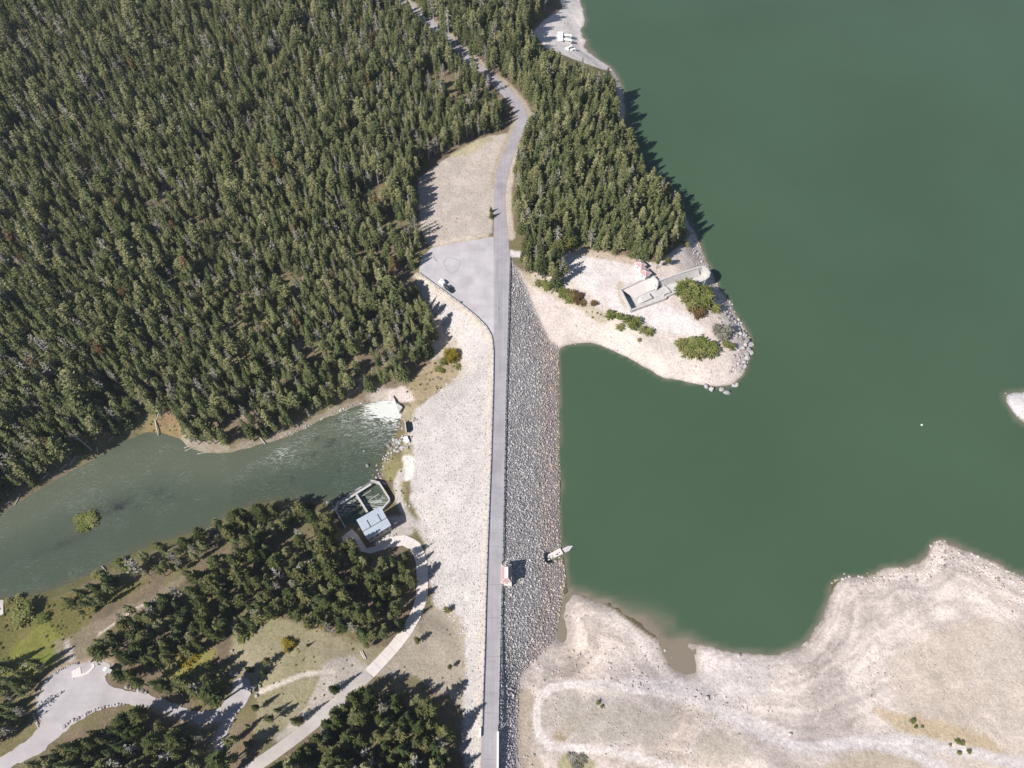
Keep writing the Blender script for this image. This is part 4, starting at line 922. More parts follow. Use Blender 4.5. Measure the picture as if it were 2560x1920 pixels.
# ------------------------------------------------------------------ forest
FORESTS = {
 'main': ([(-260,-160),(800,-160),(790,-34),(836,2),(885,46),(939,92),(990,136),(1036,179),(1071,210),(1085,247),(1072,285),(1030,298),(985,322),(940,347),(906,372),(894,405),(900,470),(902,520),(905,548),(892,575),(893,625),(912,668),(930,705),(938,740),(925,770),(900,798),(872,825),(830,846),(790,856),(740,872),(690,892),(650,917),(600,941),(550,955),(480,967),(425,960),(407,942),(397,908),(325,893),(288,925),(240,945),(190,978),(100,1032),(0,1094),(-120,1148),(-260,1200)], 2.8, 'main'),
 'lake': ([(905,15),(880,-20),(860,-60),(1180,-100),(1190,20),(1146,60),(1148,112),(1180,150),(1220,172),(1262,186),(1300,200),(1322,212),(1330,275),(1352,326),(1388,390),(1446,446),(1474,486),(1466,525),(1435,560),(1418,582),(1396,562),(1340,553),(1290,543),(1250,522),(1205,535),(1190,548),(1160,540),(1125,530),(1116,490),(1106,440),(1106,405),(1128,332),(1148,290),(1154,258),(1132,215),(1102,182),(1064,158),(1014,116),(960,70)], 2.95, 'lake'),
 'pad': ([(1120,552),(1165,552),(1200,556),(1224,604),(1206,624),(1165,608),(1126,584)], 2.7, 'pad'),
 'grove': ([(545,1118),(640,1104),(712,1100),(728,1150),(742,1180),(790,1200),(850,1195),(890,1185),(898,1215),(899,1290),(886,1325),(862,1368),(838,1388),(800,1385),(740,1372),(680,1362),(600,1340),(560,1362),(500,1385),(440,1405),(390,1430),(330,1445),(280,1430),(240,1420),(222,1395),(232,1370),(300,1325),(380,1280),(440,1215),(455,1190),(500,1150)], 3.5, 'grove'),
 'bank': ([(270,1232),(330,1200),(400,1176),(450,1164),(500,1130),(545,1110),(560,1130),(470,1185),(420,1220),(360,1250),(290,1270)], 3.3, 'bank'),
 'bank2': ([(150,1285),(215,1252),(265,1258),(240,1305),(190,1330),(150,1330)], 4.0, 'bank'),
 'west': ([(-60,1480),(0,1450),(70,1425),(112,1440),(90,1470),(72,1510),(60,1560),(30,1610),(-60,1640)], 3.6, 'west'),
 'between': ([(250,1478),(300,1480),(350,1490),(400,1505),(450,1510),(486,1522),(497,1488),(488,1450),(470,1440),(430,1450),(380,1470),(310,1455),(262,1452)], 3.5, 'between'),
 'south': ([(60,1690),(105,1640),(165,1615),(200,1600),(240,1578),(280,1555),(320,1548),(370,1562),(420,1578),(458,1590),(445,1640),(440,1720),(420,1800),(60,1800)], 3.0, 'south'),
 'middle': ([(620,1650),(690,1590),(720,1556),(755,1512),(775,1492),(830,1488),(900,1500),(945,1530),(975,1575),(985,1659),(985,1760),(900,1820),(560,1820),(570,1690)], 2.9, 'middle'),
 'strip': ([(500,1595),(530,1568),(560,1555),(600,1560),(575,1590),(530,1630),(500,1690),(485,1690)], 3.6, 'strip'),
}
trees = []   # x, y, h, crown scale, kind, zone
for nm, (poly, sp, zn) in FORESTS.items():
    Ps = [U(a, b_, -2 if b_ < 1100 else -12) for a, b_ in poly]
    A, B = jgrid(min(p.x for p in Ps) - 30, max(p.x for p in Ps) + 30, max(-35, min(p.y for p in Ps) - 30), max(p.y for p in Ps) + 20, sp, .46)
    z = Hs(A, B); dx, dy, dep = proj(A, B, z)
    k = inpoly(dx, dy, poly); cl = fbm(A, B, 17, 3, 3); rnd = rng.random(len(A))
    if zn == 'main':
        k &= rnd < np.where(cl < .33, .25, np.where(cl > .47, .97, .80))
        k &= ~(((dx - 618) / 26) ** 2 + ((dy - 615) / 22) ** 2 < 1) & ~(((dx - 575) / 14) ** 2 + ((dy - 745) / 10) ** 2 < 1) & ~(((dx - 345) / 20) ** 2 + ((dy - 770) / 10) ** 2 < 1)
        k &= ~(((dx - 78) / 34) ** 2 + ((dy - 208) / 12) ** 2 < 1)
    elif zn == 'lake': k &= rnd < .93
    elif zn == 'grove': k &= (rnd < np.where(cl < .42, .35, .95)) & (distline(dx, dy, [(340,1290),(430,1225),(500,1190)]) > 13)
    elif zn in ('west', 'bank', 'bank2'): k &= rnd < .8
    else: k &= rnd < .92
    A, B, dx, dy = A[k], B[k], dx[k], dy[k]
    for x, y, ddx, ddy in zip(A, B, dx, dy):
        q = random.random(); tall = random.gauss(0, 1)
        if zn == 'main':
            edge = max(0, min(1, (ddy - 640) / 260)) * max(0, min(1, (700 - ddx) / 500))
            h = 10.8 + 2.1 * tall + 3.0 * edge
            kind = 'pine' if q < .66 - .35 * edge else ('spruce' if q < .84 else ('grey' if q < .968 else ('snag' if q < .990 else 'rusty')))
            cs = min(1.7, max(.75, random.lognormvariate(.12, .2)))
            if random.random() < .05: h *= 1.3; cs *= 1.15; kind = 'spruce' if random.random() < .5 else 'pine'
        elif zn in ('lake', 'pad'):
            h = 13.2 + 2.2 * tall; kind = 'pine' if q < .62 else ('spruce' if q < .92 else 'grey'); cs = random.uniform(.95, 1.35)
        else:
            h = 11.2 + 3.0 * tall; kind = 'pine' if q < .72 else ('spruce' if q < .93 else ('grey' if q < .985 else 'snag')); cs = random.uniform(1.0, 1.5)
            if zn in ('bank', 'west'): h *= .85
        trees.append([float(x), float(y), max(5, h), cs, kind, zn])
# single trees standing clear, with their own labels
SOLO = [ # overview x, y, height, crown, kind, label
 (1062,470,5.0,1.5,'spruce','small dark conifer on the verge beside the dry field'),
 (1061,458,4.0,1.5,'spruce','smaller dark conifer just up the verge from the other field-edge conifer'),
 (967,1322,5.0,2.0,'pine','lone bushy pine on the dry slope below the pale rock face'),
 (903,1385,5.5,1.7,'pine','lone pine beside the outer edge of the concrete drive'),
 (973,1443,4.2,1.6,'pine','small lone pine low on the dry slope beside the road'),
 (724,1492,9.5,1.0,'spruce','tall narrow conifer standing between dirt road and pale clearing'),
 (645,1560,11.0,.9,'spruce','tall narrow conifer casting a long shadow over the dirt clearing'),
 (590,1555,9.0,1.2,'pine','pine at the corner of the grassy wedge beside the gravel spur'),
 (600,1535,5.5,1.0,'spruce','small narrow conifer alone in the grassy wedge'),
 (560,1530,8.5,1.2,'pine','pine beside the boulders at the end of the gravel spur'),
 (543,1448,8.0,1.0,'spruce','narrow conifer behind the two boulders closing the gravel spur'),
 (582,1432,6.5,1.8,'pine','broad pine in the open grass above the gravel spur'),
 (572,1455,5.5,1.4,'spruce','conifer in the open grass near the foot of the thin trail'),
 (626,1405,3.5,1.2,'spruce','small conifer in the open grass near yellow brush'),
 (665,1395,3.0,1.2,'spruce','tiny conifer in the open grass, last before the drive'),
 (795,1398,6.0,1.4,'pine','dark pine beside the inner edge of the concrete drive'),
 (930,765,9.5,1.3,'spruce','tall conifer on the slope above the gushing outlet'),
 (1440,575,6.0,1.9,'pine','rounded pine beside the two red-roofed huts'),
]
def make_label(zn, kind, h, x, y):
    near_ = grove_place(x, y) if zn == 'grove' else ''
    col_ = {'pine': 'green pine', 'spruce': 'dark pointed spruce', 'grey': 'sparse grey pine', 'snag': 'bare dead pine', 'rusty': 'rust-brown dying pine'}[kind]
    where = {'main': 'in the main forest above the river', 'lake': 'in the wood between road and lake', 'pad': 'in the clump between dam and spillway yard', 'grove': 'in the grove between river and concrete drive',
             'bank': 'by the south bank of the river', 'west': 'west of the gravel turning lot', 'between': 'between the gravel turning lot and the grove', 'south': 'in the grove south of the gravel turning lot',
             'middle': 'in the dense grove between dirt road and dam', 'strip': 'on the strip between gravel spur and dirt road'}[zn]
    if zn == 'grove': where = near_
    size_ = 'tall ' if h > 13.4 else ('small ' if h < 9.6 else '')
    return f'{size_}{col_} {where}', size_ + {'grey': 'grey pines', 'snag': 'dead pines', 'rusty': 'dying pines', 'spruce': 'spruces', 'pine': 'pines'}[kind] + ' ' + where
_drv = [U(*p) for p in DRIVE_C]; _riv = [U(a, b_, ZR) for a, b_ in RIVER_S]; _glt = [U(a, b_, -13.5) for a, b_ in GLOT_OUT]; _ph = U(770, 1140, -14)
def grove_place(x, y):
    if distline(x, y, _drv) < 9: return 'in the front row beside the concrete drive'
    if math.hypot(x - _ph.x, y - _ph.y) < 24: return 'close behind the powerhouse'
    if distline(x, y, _riv) < 12: return 'in the grove just above the river bank'
    if distline(x, y, _glt) < 14: return 'in the grove close to the gravel lot'
    dx, dy, _ = proj(x, y, -13)
    return 'deep in the grove, on its powerhouse side' if dx > 640 else ('in the middle of the grove south of the river' if dx > 430 else 'at the narrow west end of the grove')
_near = {}
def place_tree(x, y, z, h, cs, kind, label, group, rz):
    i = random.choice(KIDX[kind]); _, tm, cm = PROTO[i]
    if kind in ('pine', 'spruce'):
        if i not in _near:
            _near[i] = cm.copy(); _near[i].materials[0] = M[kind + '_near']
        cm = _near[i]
    nm = {'pine': 'pine_tree', 'spruce': 'spruce_tree', 'grey': 'pine_tree', 'snag': 'dead_tree', 'rusty': 'pine_tree'}[kind]
    o = empty(nm, (x, y, z - .1), rz); o.scale = (h / 10 * cs, h / 10 * cs, h / 10)
    share('trunk', tm, o)
    if cm: share('crown', cm, o)
    tag(o, label, 'tree', group)
T = np.array([[t[0], t[1], t[2], t[3]] for t in trees]); tz = Hs(T[:, 0], T[:, 1])
tdx, tdy, tdep = proj(T[:, 0], T[:, 1], tz + T[:, 2] * .5)
size = T[:, 2] * T[:, 3] / tdep * 100; inframe = (tdx > 5) & (tdx < 2207) & (tdy > 5) & (tdy < 1650)
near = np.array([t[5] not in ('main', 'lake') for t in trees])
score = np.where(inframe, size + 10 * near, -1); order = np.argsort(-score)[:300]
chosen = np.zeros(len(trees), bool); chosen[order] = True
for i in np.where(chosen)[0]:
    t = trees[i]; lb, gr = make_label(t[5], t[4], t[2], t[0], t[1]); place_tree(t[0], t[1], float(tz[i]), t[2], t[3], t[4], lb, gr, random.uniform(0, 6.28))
rest = np.where(~chosen)[0]
fm = [joined('tree_piece', [p[1]] + ([p[2]] if p[2] else [])) for p in PROTO]
vid = np.array([random.choice(KIDX[trees[i][4]]) for i in rest])
sc3 = np.stack([T[rest, 2] / 10 * T[rest, 3], T[rest, 2] / 10 * T[rest, 3], T[rest, 2] / 10], 1)
forest = scatter('conifer_forest', np.stack([T[rest, 0], T[rest, 1], tz[rest] - .1], 1), np.stack([rng.normal(0, .03, len(rest)), rng.normal(0, .03, len(rest)), rng.uniform(0, 6.28, len(rest))], 1), T[rest, 2], vid, fm, None, sc3)
tag(forest, 'dense conifer forest covering the hillside above the river and the lake shore', 'forest', kind='stuff')
print('TREES', len(trees), 'rest', len(rest))
for dx, dy, h, cs, kind, lb in SOLO:
    p = G(dx, dy); place_tree(p.x, p.y, p.z, h, cs, kind, lb, None, random.uniform(0, 6.28))
# ------------------------------------------------------------------ built structures
def rect(px4, z):
    """best-fit rectangle of four survey corners: centre, angle, length along first edge, width"""
    P = [W(a, b_, z) for a, b_ in px4]; c = sum(P, Vector()) / 4
    e1 = ((P[1] - P[0]) + (P[2] - P[3])) / 2; e2 = ((P[3] - P[0]) + (P[2] - P[1])) / 2
    return c, math.atan2(e1.y, e1.x), e1.length, e2.length
def hip_house(name, px4, zeave, zbase, rise, label, monitor=False, over=.35):
    c, an, L, Wd = rect(px4, zeave)
    root = empty(name, (c.x, c.y, zbase), an); H = zeave - zbase
    wl_, ww = L - 2 * over, Wd - 2 * over
    MB().box((0, 0, H / 2 - .3), (wl_, ww, H + .6)).build('wall', 'wall', root)
    k = .32 if monitor else .5; lx, ly = L / 2, Wd / 2
    if Wd > L: rx, ry = lx * (.28 if monitor else .02), max(.05, ly - lx * (1 - .28) if monitor else ly - lx)
    else: ry, rx = ly * (.28 if monitor else .02), max(.05, lx - ly * .72 if monitor else lx - ly)
    lo = [(-lx, -ly, H), (lx, -ly, H), (lx, ly, H), (-lx, ly, H)]; hi = [(-rx, -ry, H + rise), (rx, -ry, H + rise), (rx, ry, H + rise), (-rx, ry, H + rise)]
    for i in range(4):
        j = (i + 1) % 4; mb = MB(); mb.add([lo[i], lo[j], hi[j], hi[i], (lo[i][0] * .96, lo[i][1] * .96, H - .14), (lo[j][0] * .96, lo[j][1] * .96, H - .14)], [(0, 1, 2, 3), (1, 0, 4, 5)]); mb.build('roof_slope', 'red_roof', root)
        mb = MB(); mb.tube(Vector(lo[i]) + Vector((0, 0, .02)), Vector(hi[i]) + Vector((0, 0, .04)), .11, .09, 5); mb.build('hip_cap', 'cream', root)
        mb = MB(); mb.tube(Vector(lo[i]) + Vector((0, 0, -.05)), Vector(lo[j]) + Vector((0, 0, -.05)), .09, .09, 4); mb.build('eave_trim', 'cream', root)
    if monitor: MB().box((0, 0, H + rise + .22), (2 * rx + .25, 2 * ry + .25, .5)).build('ridge_monitor', 'cream', root)
    else: MB().box((0, 0, H + rise + .02), (2 * rx + .2, 2 * ry + .2, .12)).build('ridge_cap', 'cream', root)
    MB().box((0, -ww / 2 - .02, H * .42), (.9, .06, 2.0)).build('door', 'brown', root)
    for sx in (-1, 1):
        w_ = MB().box((sx * (wl_ / 2 + .02), 0, H * .58), (.06, min(1.2, ww * .4), .9)).build('window', 'white', root)
        MB().box((sx * (wl_ / 2 + .045), 0, H * .58), (.04, min(1.0, ww * .32), .7)).build('pane', 'glass', w_)
    tag(root, label, 'building'); return root
Z4 = lambda x, y: (1160 + x / 7.54, 1320 + y / 7.54)
gh = hip_house('gatehouse', [Z4(698,1030), Z4(895,1030), Z4(898,690), Z4(704,690)], 2.5, .05, 1.15, 'red hip-roofed gatehouse on the lake edge of the dam road', True)
MB().box((.1, 0, -2.6), (3.6, 7.2, 5.2), 0).build('plinth', 'concrete_pale', gh)
MB().box((-.4, 2.75, 2.98), (.5, .28, .3)).build('roof_vent', 'white', gh)
hip_house('gauge_hut', [Z8(545,628), Z8(632,575), Z8(568,478), Z8(497,535)], 2.6, -.6, 1.0, 'red-roofed white hut nearest the trees above the spillway')
hip_house('gauge_hut', [Z8(612,742), Z8(704,692), Z8(635,588), Z8(552,650)], 2.6, -.6, 1.0, 'red-roofed white hut at the edge of the concrete spillway')

# spillway trough
def P8(x, y, z): return W(*Z8(x, y), z)
sp = empty('spillway', P8(900, 870, -4)); so = Vector(sp.location)
tag(sp, 'concrete spillway trough with rounded lake end on the pale point', 'spillway')
def part(mb, name, mat, parent, off):
    mb.v = [tuple(Vector(v) - off) for v in mb.v]; return mb.build(name, mat, parent)
fl = [(p[0], p[1]) for p in inset(SPW, .3)]
part(MB().prism(fl, -5.2, -3.9), 'floor', 'concrete', sp, so)
segs = [('north_wall', [(285,905),(610,757),(740,716)], -5.5, .15), ('north_wall', [(800,785),(1060,693),(1350,600)], -5.5, .0), ('rounded_end_wall', [(1350,600),(1420,585),(1480,615),(1518,668),(1500,730),(1455,762)], -12.5, .35),
        ('south_wall', [(1455,762),(1200,868),(922,992)], -7, .0), ('south_wall', [(922,992),(910,1018),(430,1187)], -6, .15), ('west_wall', [(430,1187),(285,905)], -6, .15)]
for nm_, L, z0, z1 in segs:
    mb = MB(); mb.wallline([P8(a, b_, z1) for a, b_ in L], .75, z0); part(mb, nm_, 'concrete', sp, so)
mb = MB(); mb.wallline([P8(740,716,.9), P8(800,785,.9), P8(795,850,-.6), P8(775,905,-3.2)], .6, -5); part(mb, 'wing_wall', 'concrete', sp, so)
mb = MB(); mb.wallline([P8(805,792,-2.2), P8(870,835,-2.9), P8(930,880,-3.1), P8(978,942,-3.1)], .25, -4.5); part(mb, 'sill', 'concrete_old', sp, so)
mb = MB(); mb.wallline([P8(665,958,-2.6), P8(720,1022,-2.6)], .4, -4.5); part(mb, 'baffle', 'concrete', sp, so)
mb = MB(); mb.wallline([P8(885,965,-1.8), P8(975,938,-1.8)], .4, -4.5); part(mb, 'baffle', 'concrete', sp, so)
topN = [P8(812 + (1352 - 812) * t, 795 + (612 - 795) * t, -.5) for t in np.linspace(0, 1, 13)]; botN = [P8(850 + (1388 - 850) * t, 870 + (718 - 870) * t, -3.85) for t in np.linspace(0, 1, 13)]
for i in range(12):
    a, b_ = topN[i].lerp(topN[i + 1], .02), topN[i].lerp(topN[i + 1], .98); c_, d_ = botN[i].lerp(botN[i + 1], .98), botN[i].lerp(botN[i + 1], .02)
    mb = MB(); dn = Vector((0, 0, -.5)); mb.add([a, b_, c_, d_, a + dn, b_ + dn, c_ + dn, d_ + dn], [(3, 2, 1, 0), (4, 5, 6, 7), (0, 1, 5, 4), (1, 2, 6, 5), (2, 3, 7, 6), (3, 0, 4, 7)]); part(mb, 'slope_panel', 'concrete', sp, so)
fb = [P8(305,905,-.4), P8(610,772,-.4), P8(735,730,-.4), P8(775,895,-3.2), P8(640,950,-3.6), P8(480,1035,-3.85)]
mb = MB(); dn = Vector((0, 0, -.6)); mb.add([fb[0], fb[1], fb[4], fb[5], fb[2], fb[3]], [(0, 3, 2, 1), (1, 2, 5, 4)]); part(mb, 'forebay_slope', 'concrete_pale', sp, so)
for a, b_ in zip([(520,1050),(600,1110)], [(665,958),(720,1022)]):
    pass
mb = MB(); mb.add([P8(515,1050,-3.85), P8(560,1000,-3.0), P8(660,962,-2.7), P8(715,1024,-2.7), P8(600,1080,-3.0), P8(530,1105,-3.85)], [(0, 5, 4, 1), (1, 4, 3, 2)]); part(mb, 'apron_ramp', 'concrete', sp, so)
# intake
ik = empty('intake_structure', W(*Z4(1720,500), -9)); io = Vector(ik.location); tag(ik, 'concrete intake slab with pointed nose at the lake edge of the dam', 'intake')
P4 = lambda x, y, z: W(*Z4(x, y), z)
part(MB().prism([P4(1565,622,0)[:2], P4(1558,515,0)[:2], P4(1812,373,0)[:2], P4(1872,482,0)[:2]], -12, -7.9), 'deck', 'concrete', ik, io) if False else None
zz = -8.1
part(MB().prism([tuple(P4(a, b_, zz)[:2]) for a, b_ in [(1565,622),(1556,515),(1812,373),(1872,482)]], -12, zz), 'deck', 'concrete_pale', ik, io)
part(MB().prism([tuple(P4(a, b_, zz - .35)[:2]) for a, b_ in [(1850,392),(1905,462),(1990,425),(2055,332),(1960,338)]], -12, zz - .35), 'nose', 'concrete', ik, io)
part(MB().prism([tuple(P4(a, b_, zz - .9)[:2]) for a, b_ in [(1815,375),(1848,392),(1903,462),(1874,482)]], -12, zz - .7), 'slot_beam', 'dark', ik, io)
for q in range(9):
    a, b_ = 1600 + random.random() * 210, 0; b_ = 560 - (a - 1600) * .42 + random.uniform(-25, 30)
    part(MB().box(P4(a, b_, zz + .06), (random.uniform(.3, .9), random.uniform(.12, .3), .12), random.uniform(0, 3)), 'debris', 'post', ik, io)
# powerhouse
Z3 = lambda x, y: (800 + x / 7.54, 1180 + y / 7.54)
P3 = lambda x, y, z: W(*Z3(x, y), z)
ZE = -11.6
c, an, L, Wd = rect([Z3(690,935), Z3(1110,635), Z3(1370,1025), Z3(885,1245)], ZE)
ph = empty('powerhouse', (c.x, c.y, -17.5), an); tag(ph, 'pale blue metal-roofed powerhouse beside the river basin', 'building'); Hh = ZE + 17.5
MB().box((0, 0, Hh / 2 - 1.6), (L - .7, Wd - .7, Hh + 3.0)).build('wall', 'concrete', ph)
rd = -Wd / 2 + Wd * .36; ny = 7
def rz_(y): return Hh + .25 + (.85 * (y + Wd / 2) / (rd + Wd / 2) if y < rd else .85 * (Wd / 2 - y) / (Wd / 2 - rd))
for i in range(7):
    x0, x1 = -L / 2 + L * i / 7 + .015, -L / 2 + L * (i + 1) / 7 - .015
    for (y0, y1) in ((-Wd / 2, rd - .12), (rd + .12, Wd / 2)):
        mb = MB(); t = .14; mb.add([(x0, y0, rz_(y0)), (x1, y0, rz_(y0)), (x1, y1, rz_(y1)), (x0, y1, rz_(y1)), (x0, y0, rz_(y0) - t), (x1, y0, rz_(y0) - t), (x1, y1, rz_(y1) - t), (x0, y1, rz_(y1) - t)], [(0, 1, 2, 3), (7, 6, 5, 4), (1, 0, 4, 5), (2, 1, 5, 6), (3, 2, 6, 7), (0, 3, 7, 4)]); mb.build('roof_panel', 'metal_roof', ph)
MB().box((0, rd, rz_(rd) - .08), (L, .26, .14)).build('ridge_gutter', 'dark', ph)
for fx in (-.17, .27):
    yv = (rd + Wd / 2) / 2 - .2; mb = MB(); y0, y1 = rd + .15, rd + Wd * .38
    mb.add([(fx * L - .16, y0, rz_(y0) + .1), (fx * L + .16, y0, rz_(y0) + .1), (fx * L + .16, y1, rz_(y1) + .1), (fx * L - .16, y1, rz_(y1) + .1), (fx * L - .16, y0, rz_(y0) + .004), (fx * L + .16, y0, rz_(y0) + .004), (fx * L + .16, y1, rz_(y1) + .004), (fx * L - .16, y1, rz_(y1) + .004)], [(0, 1, 2, 3), (1, 0, 4, 5), (2, 1, 5, 6), (3, 2, 6, 7), (0, 3, 7, 4)]); mb.build('roof_vent', 'dark', ph)
MB().box((-L / 2 + .33, -Wd * .3, 1.6), (.12, 2.6, 3.0)).build('door', 'dark', ph)
for q in range(4): MB().box((-L * .33 + q * L * .22, -Wd / 2 + .33, Hh * .6), (1.2, .1, 1.0)).build('window', 'glass', ph)
tb = empty('transformer', P3(1415,950,-16.6)); tag(tb, 'small pale transformer box at the corner of the powerhouse', 'transformer')
MB().box((0, 0, .7), (1.5, 1.3, 1.7), an).build('cabinet', 'wall', tb); MB().box((0, 0, 1.6), (1.65, 1.45, .1), an).build('lid', 'concrete_old', tb)
for q in (-.4, 0, .4): MB().box((q, .1, 1.72), (.12, .12, .2), an).build('bushing', 'dark', tb)
# stilling basin
bs = empty('stilling_basin', P3(800,600,ZR)); bo = Vector(bs.location); tag(bs, 'walled concrete tailwater basin with footbridge beside the powerhouse', 'basin')
for L_, zt in (([(370,545),(318,590),(285,705),(470,1035)], -17.6), ([(955,155),(1108,187),(1302,490),(1300,545),(1165,695)], -17.4)):
    mb = MB(); mb.wallline([P3(a, b_, zt) for a, b_ in L_], .55, -23); part(mb, 'wall', 'concrete', bs, bo)
def slab(pts, z0, z1, name, mat): part(MB().prism([tuple(P3(a, b_, z1)[:2]) for a, b_ in pts], z0, z1), name, mat, bs, bo)
slab([(368,572),(955,205),(968,243),(385,610)], -18.2, -17.7, 'footbridge_deck', 'concrete')
slab([(655,415),(692,400),(905,745),(880,765)], -23, -17.9, 'pier', 'concrete')
for a, b_ in (((365,552), (945,190)),):
    mb = MB(); mb.wallline([P3(*a, -16.75), P3(*b_, -16.75)], .1, -16.9); part(mb, 'handrail', 'rail', bs, bo)
    for t in np.linspace(0, 1, 12):
        q = P3(a[0] + (b_[0] - a[0]) * t, a[1] + (b_[1] - a[1]) * t, -17.2); part(MB().box(q, (.12, .12, 1.0)), 'post', 'rail', bs, bo)
for a, b_ in (((760,472), (965,345)), ((932,527), (1115,410))):
    mb = MB(); mb.wallline([P3(*a, -19.3), P3(*b_, -19.3)], .3, -22); part(mb, 'divider', 'concrete_old', bs, bo)
mb = MB(); mb.wallline([P3(510,440,-19.2), P3(780,275,-19.2)], .4, -22); part(mb, 'gate_sill', 'concrete_old', bs, bo)
# outlet works upstream of the basin
Z5 = lambda x, y: (900 + x / 7.54, 960 + y / 7.54)
P5 = lambda x, y, z: W(*Z5(x, y), z)
ow = empty('outlet_portal', P5(740,410,-19)); oo = Vector(ow.location); tag(ow, 'concrete outlet headwall beside the white gushing water', 'outlet')
part(MB().prism([tuple(P5(a, b_, -18)[:2]) for a, b_ in [(690,350),(800,425),(735,520),(700,470)]], -22, -18.3), 'apron', 'concrete', ow, oo)
mb = MB(); mb.wallline([P5(610,215,-18.0), P5(660,330,-18.4), P5(730,500,-18.6)], .5, -22); part(mb, 'headwall', 'concrete', ow, oo)
vb = empty('valve_vault', P5(870,1045,-18)); vo_ = Vector(vb.location); tag(vb, 'flat white concrete vault lid with a dark slot near the river rocks', 'vault')
part(MB().prism([tuple(P5(a, b_, -17.3)[:2]) for a, b_ in [(812,1005),(885,975),(935,1085),(865,1120)]], -19, -17.3), 'lid', 'white', vb, vo_)
part(MB().prism([tuple(P5(a, b_, -17.4)[:2]) for a, b_ in [(888,972),(905,972),(950,1080),(938,1085)]], -19, -17.5), 'slot', 'dark', vb, vo_)
wp = empty('weir_pit', P5(910,800,-18)); wo_ = Vector(wp.location); tag(wp, 'dark square pit with a pale weir wall between river and rock face', 'pit')
mb = MB(); mb.wallline([P5(845,690,-17.2), P5(858,800,-17.4), P5(872,900,-17.6)], .4, -20); part(mb, 'weir_wall', 'concrete', wp, wo_)
part(MB().prism([tuple(P5(a, b_, -17.9)[:2]) for a, b_ in [(865,722),(955,715),(995,870),(935,912),(880,860)]], -20, -17.75), 'pool', 'glass', wp, wo_)
# beached docks at the head of the lake
Z1 = lambda x, y: (1340 + x / 8.296, y / 8.296)
def dock(name, polys, z, label):
    p0 = W(*Z1(*polys[0][1][0]), z); root = empty(name, p0); tag(root, label, 'dock')
    for nm_, poly in polys:
        P = [W(*Z1(a, b_), z) for a, b_ in poly]; zb = min(hz(p.x, p.y) for p in P); zt = max(hz(p.x, p.y) for p in P) + .55
        P = [W(*Z1(a, b_), zt) for a, b_ in poly]
        part(MB().prism([(p.x, p.y) for p in P], zt - .22, zt), nm_, 'white', root, p0)
        c_ = sum(P, Vector()) / len(P)
        for p in P:
            q = p.lerp(c_, .25); part(MB().box((q.x, q.y, (zb + zt) / 2 - .2), (.7, .7, max(.3, zt - zb))), 'float', 'rail', root, p0)
dock('boat_dock', [('gangway', [(455,655),(555,655),(560,845),(455,845)]), ('finger', [(556,690),(748,718),(745,752),(550,728)]), ('finger', [(540,785),(750,815),(748,852),(530,820)]), ('landing', [(435,715),(458,715),(458,800),(435,800)])], -5.6, 'large white U-shaped dock beached on the bare shore')
dock('boat_dock', [('gangway', [(595,990),(660,965),(690,1040),(610,1050)]), ('finger', [(662,968),(735,925),(752,948),(672,995)]), ('finger', [(690,1035),(800,985),(828,1003),(735,1050)])], -5.2, 'smaller white V-shaped dock beached near the tree line')
# parking vehicles
def heading(a, b_): A_, B_ = GP(*a), GP(*b_); return A_, B_, math.atan2(B_.y - A_.y, B_.x - A_.x)
def wheel(parent, x, y, r=.36, w=.24):
    o = MB().tube((x, y - w / 2, r), (x, y + w / 2, r), r, r, 14).build('wheel', 'tyre', parent)
    MB().tube((x, y - w / 2 - .01, r), (x, y + w / 2 + .01, r), r * .58, r * .58, 10).build('rim', 'rail', o)
a_, b_, hd = heading((1114.6,718.6), (1132.6,732.0)); cpos = (a_ + b_) / 2
su = empty('suv', (cpos.x, cpos.y, .065), hd); tag(su, 'dark blue SUV parked by the guardrail with a trailer behind', 'car')
def loft(sections, name, mat, parent):
    """sections: (x, half width bottom, half width top, z0, z1)"""
    mb = MB(); vs = []
    for x, wb_, wt, z0, z1 in sections: vs += [(x, -wb_, z0), (x, wb_, z0), (x, wb_, (z0 + z1) / 2), (x, wt, z1), (x, -wt, z1), (x, -wb_, (z0 + z1) / 2)]
    n = len(sections); fs = [tuple(range(5, -1, -1)), tuple(range(6 * n - 6, 6 * n))]
    for i in range(n - 1):
        for k in range(6): fs.append((6 * i + k, 6 * i + (k + 1) % 6, 6 * i + 6 + (k + 1) % 6, 6 * i + 6 + k))
    mb.add(vs, fs); o = mb.build(name, mat, parent)
    bm = bmesh.new(); bm.from_mesh(o.data); bmesh.ops.recalc_face_normals(bm, faces=bm.faces); bm.to_mesh(o.data); bm.free(); return o
loft([(-2.35,.85,.8,.45,.95),(-2.2,.93,.88,.32,1.05),(-.9,.95,.9,.3,1.06),(.9,.95,.9,.3,1.05),(1.9,.93,.82,.3,.98),(2.3,.85,.7,.36,.85),(2.4,.75,.62,.42,.75)], 'body', 'carpaint', su)
loft([(-2.25,.85,.70,1.0,1.55),(-1.9,.86,.72,1.0,1.72),(-.2,.86,.72,1.0,1.76),(.45,.86,.70,1.0,1.72),(1.15,.85,.80,1.0,1.06)], 'cabin', 'carpaint', su)
mb = MB(); mb.add([(.52,-.66,1.715),(.52,.66,1.715),(1.13,.76,1.09),(1.13,-.76,1.09)], [(3, 2, 1, 0)]); mb.build('windshield', 'glass', su)
mb = MB(); mb.add([(-2.27,-.68,1.12),(-2.27,.68,1.12),(-2.22,.64,1.54),(-2.22,-.64,1.54)], [(0, 3, 2, 1)]); mb.build('rear_window', 'glass', su)
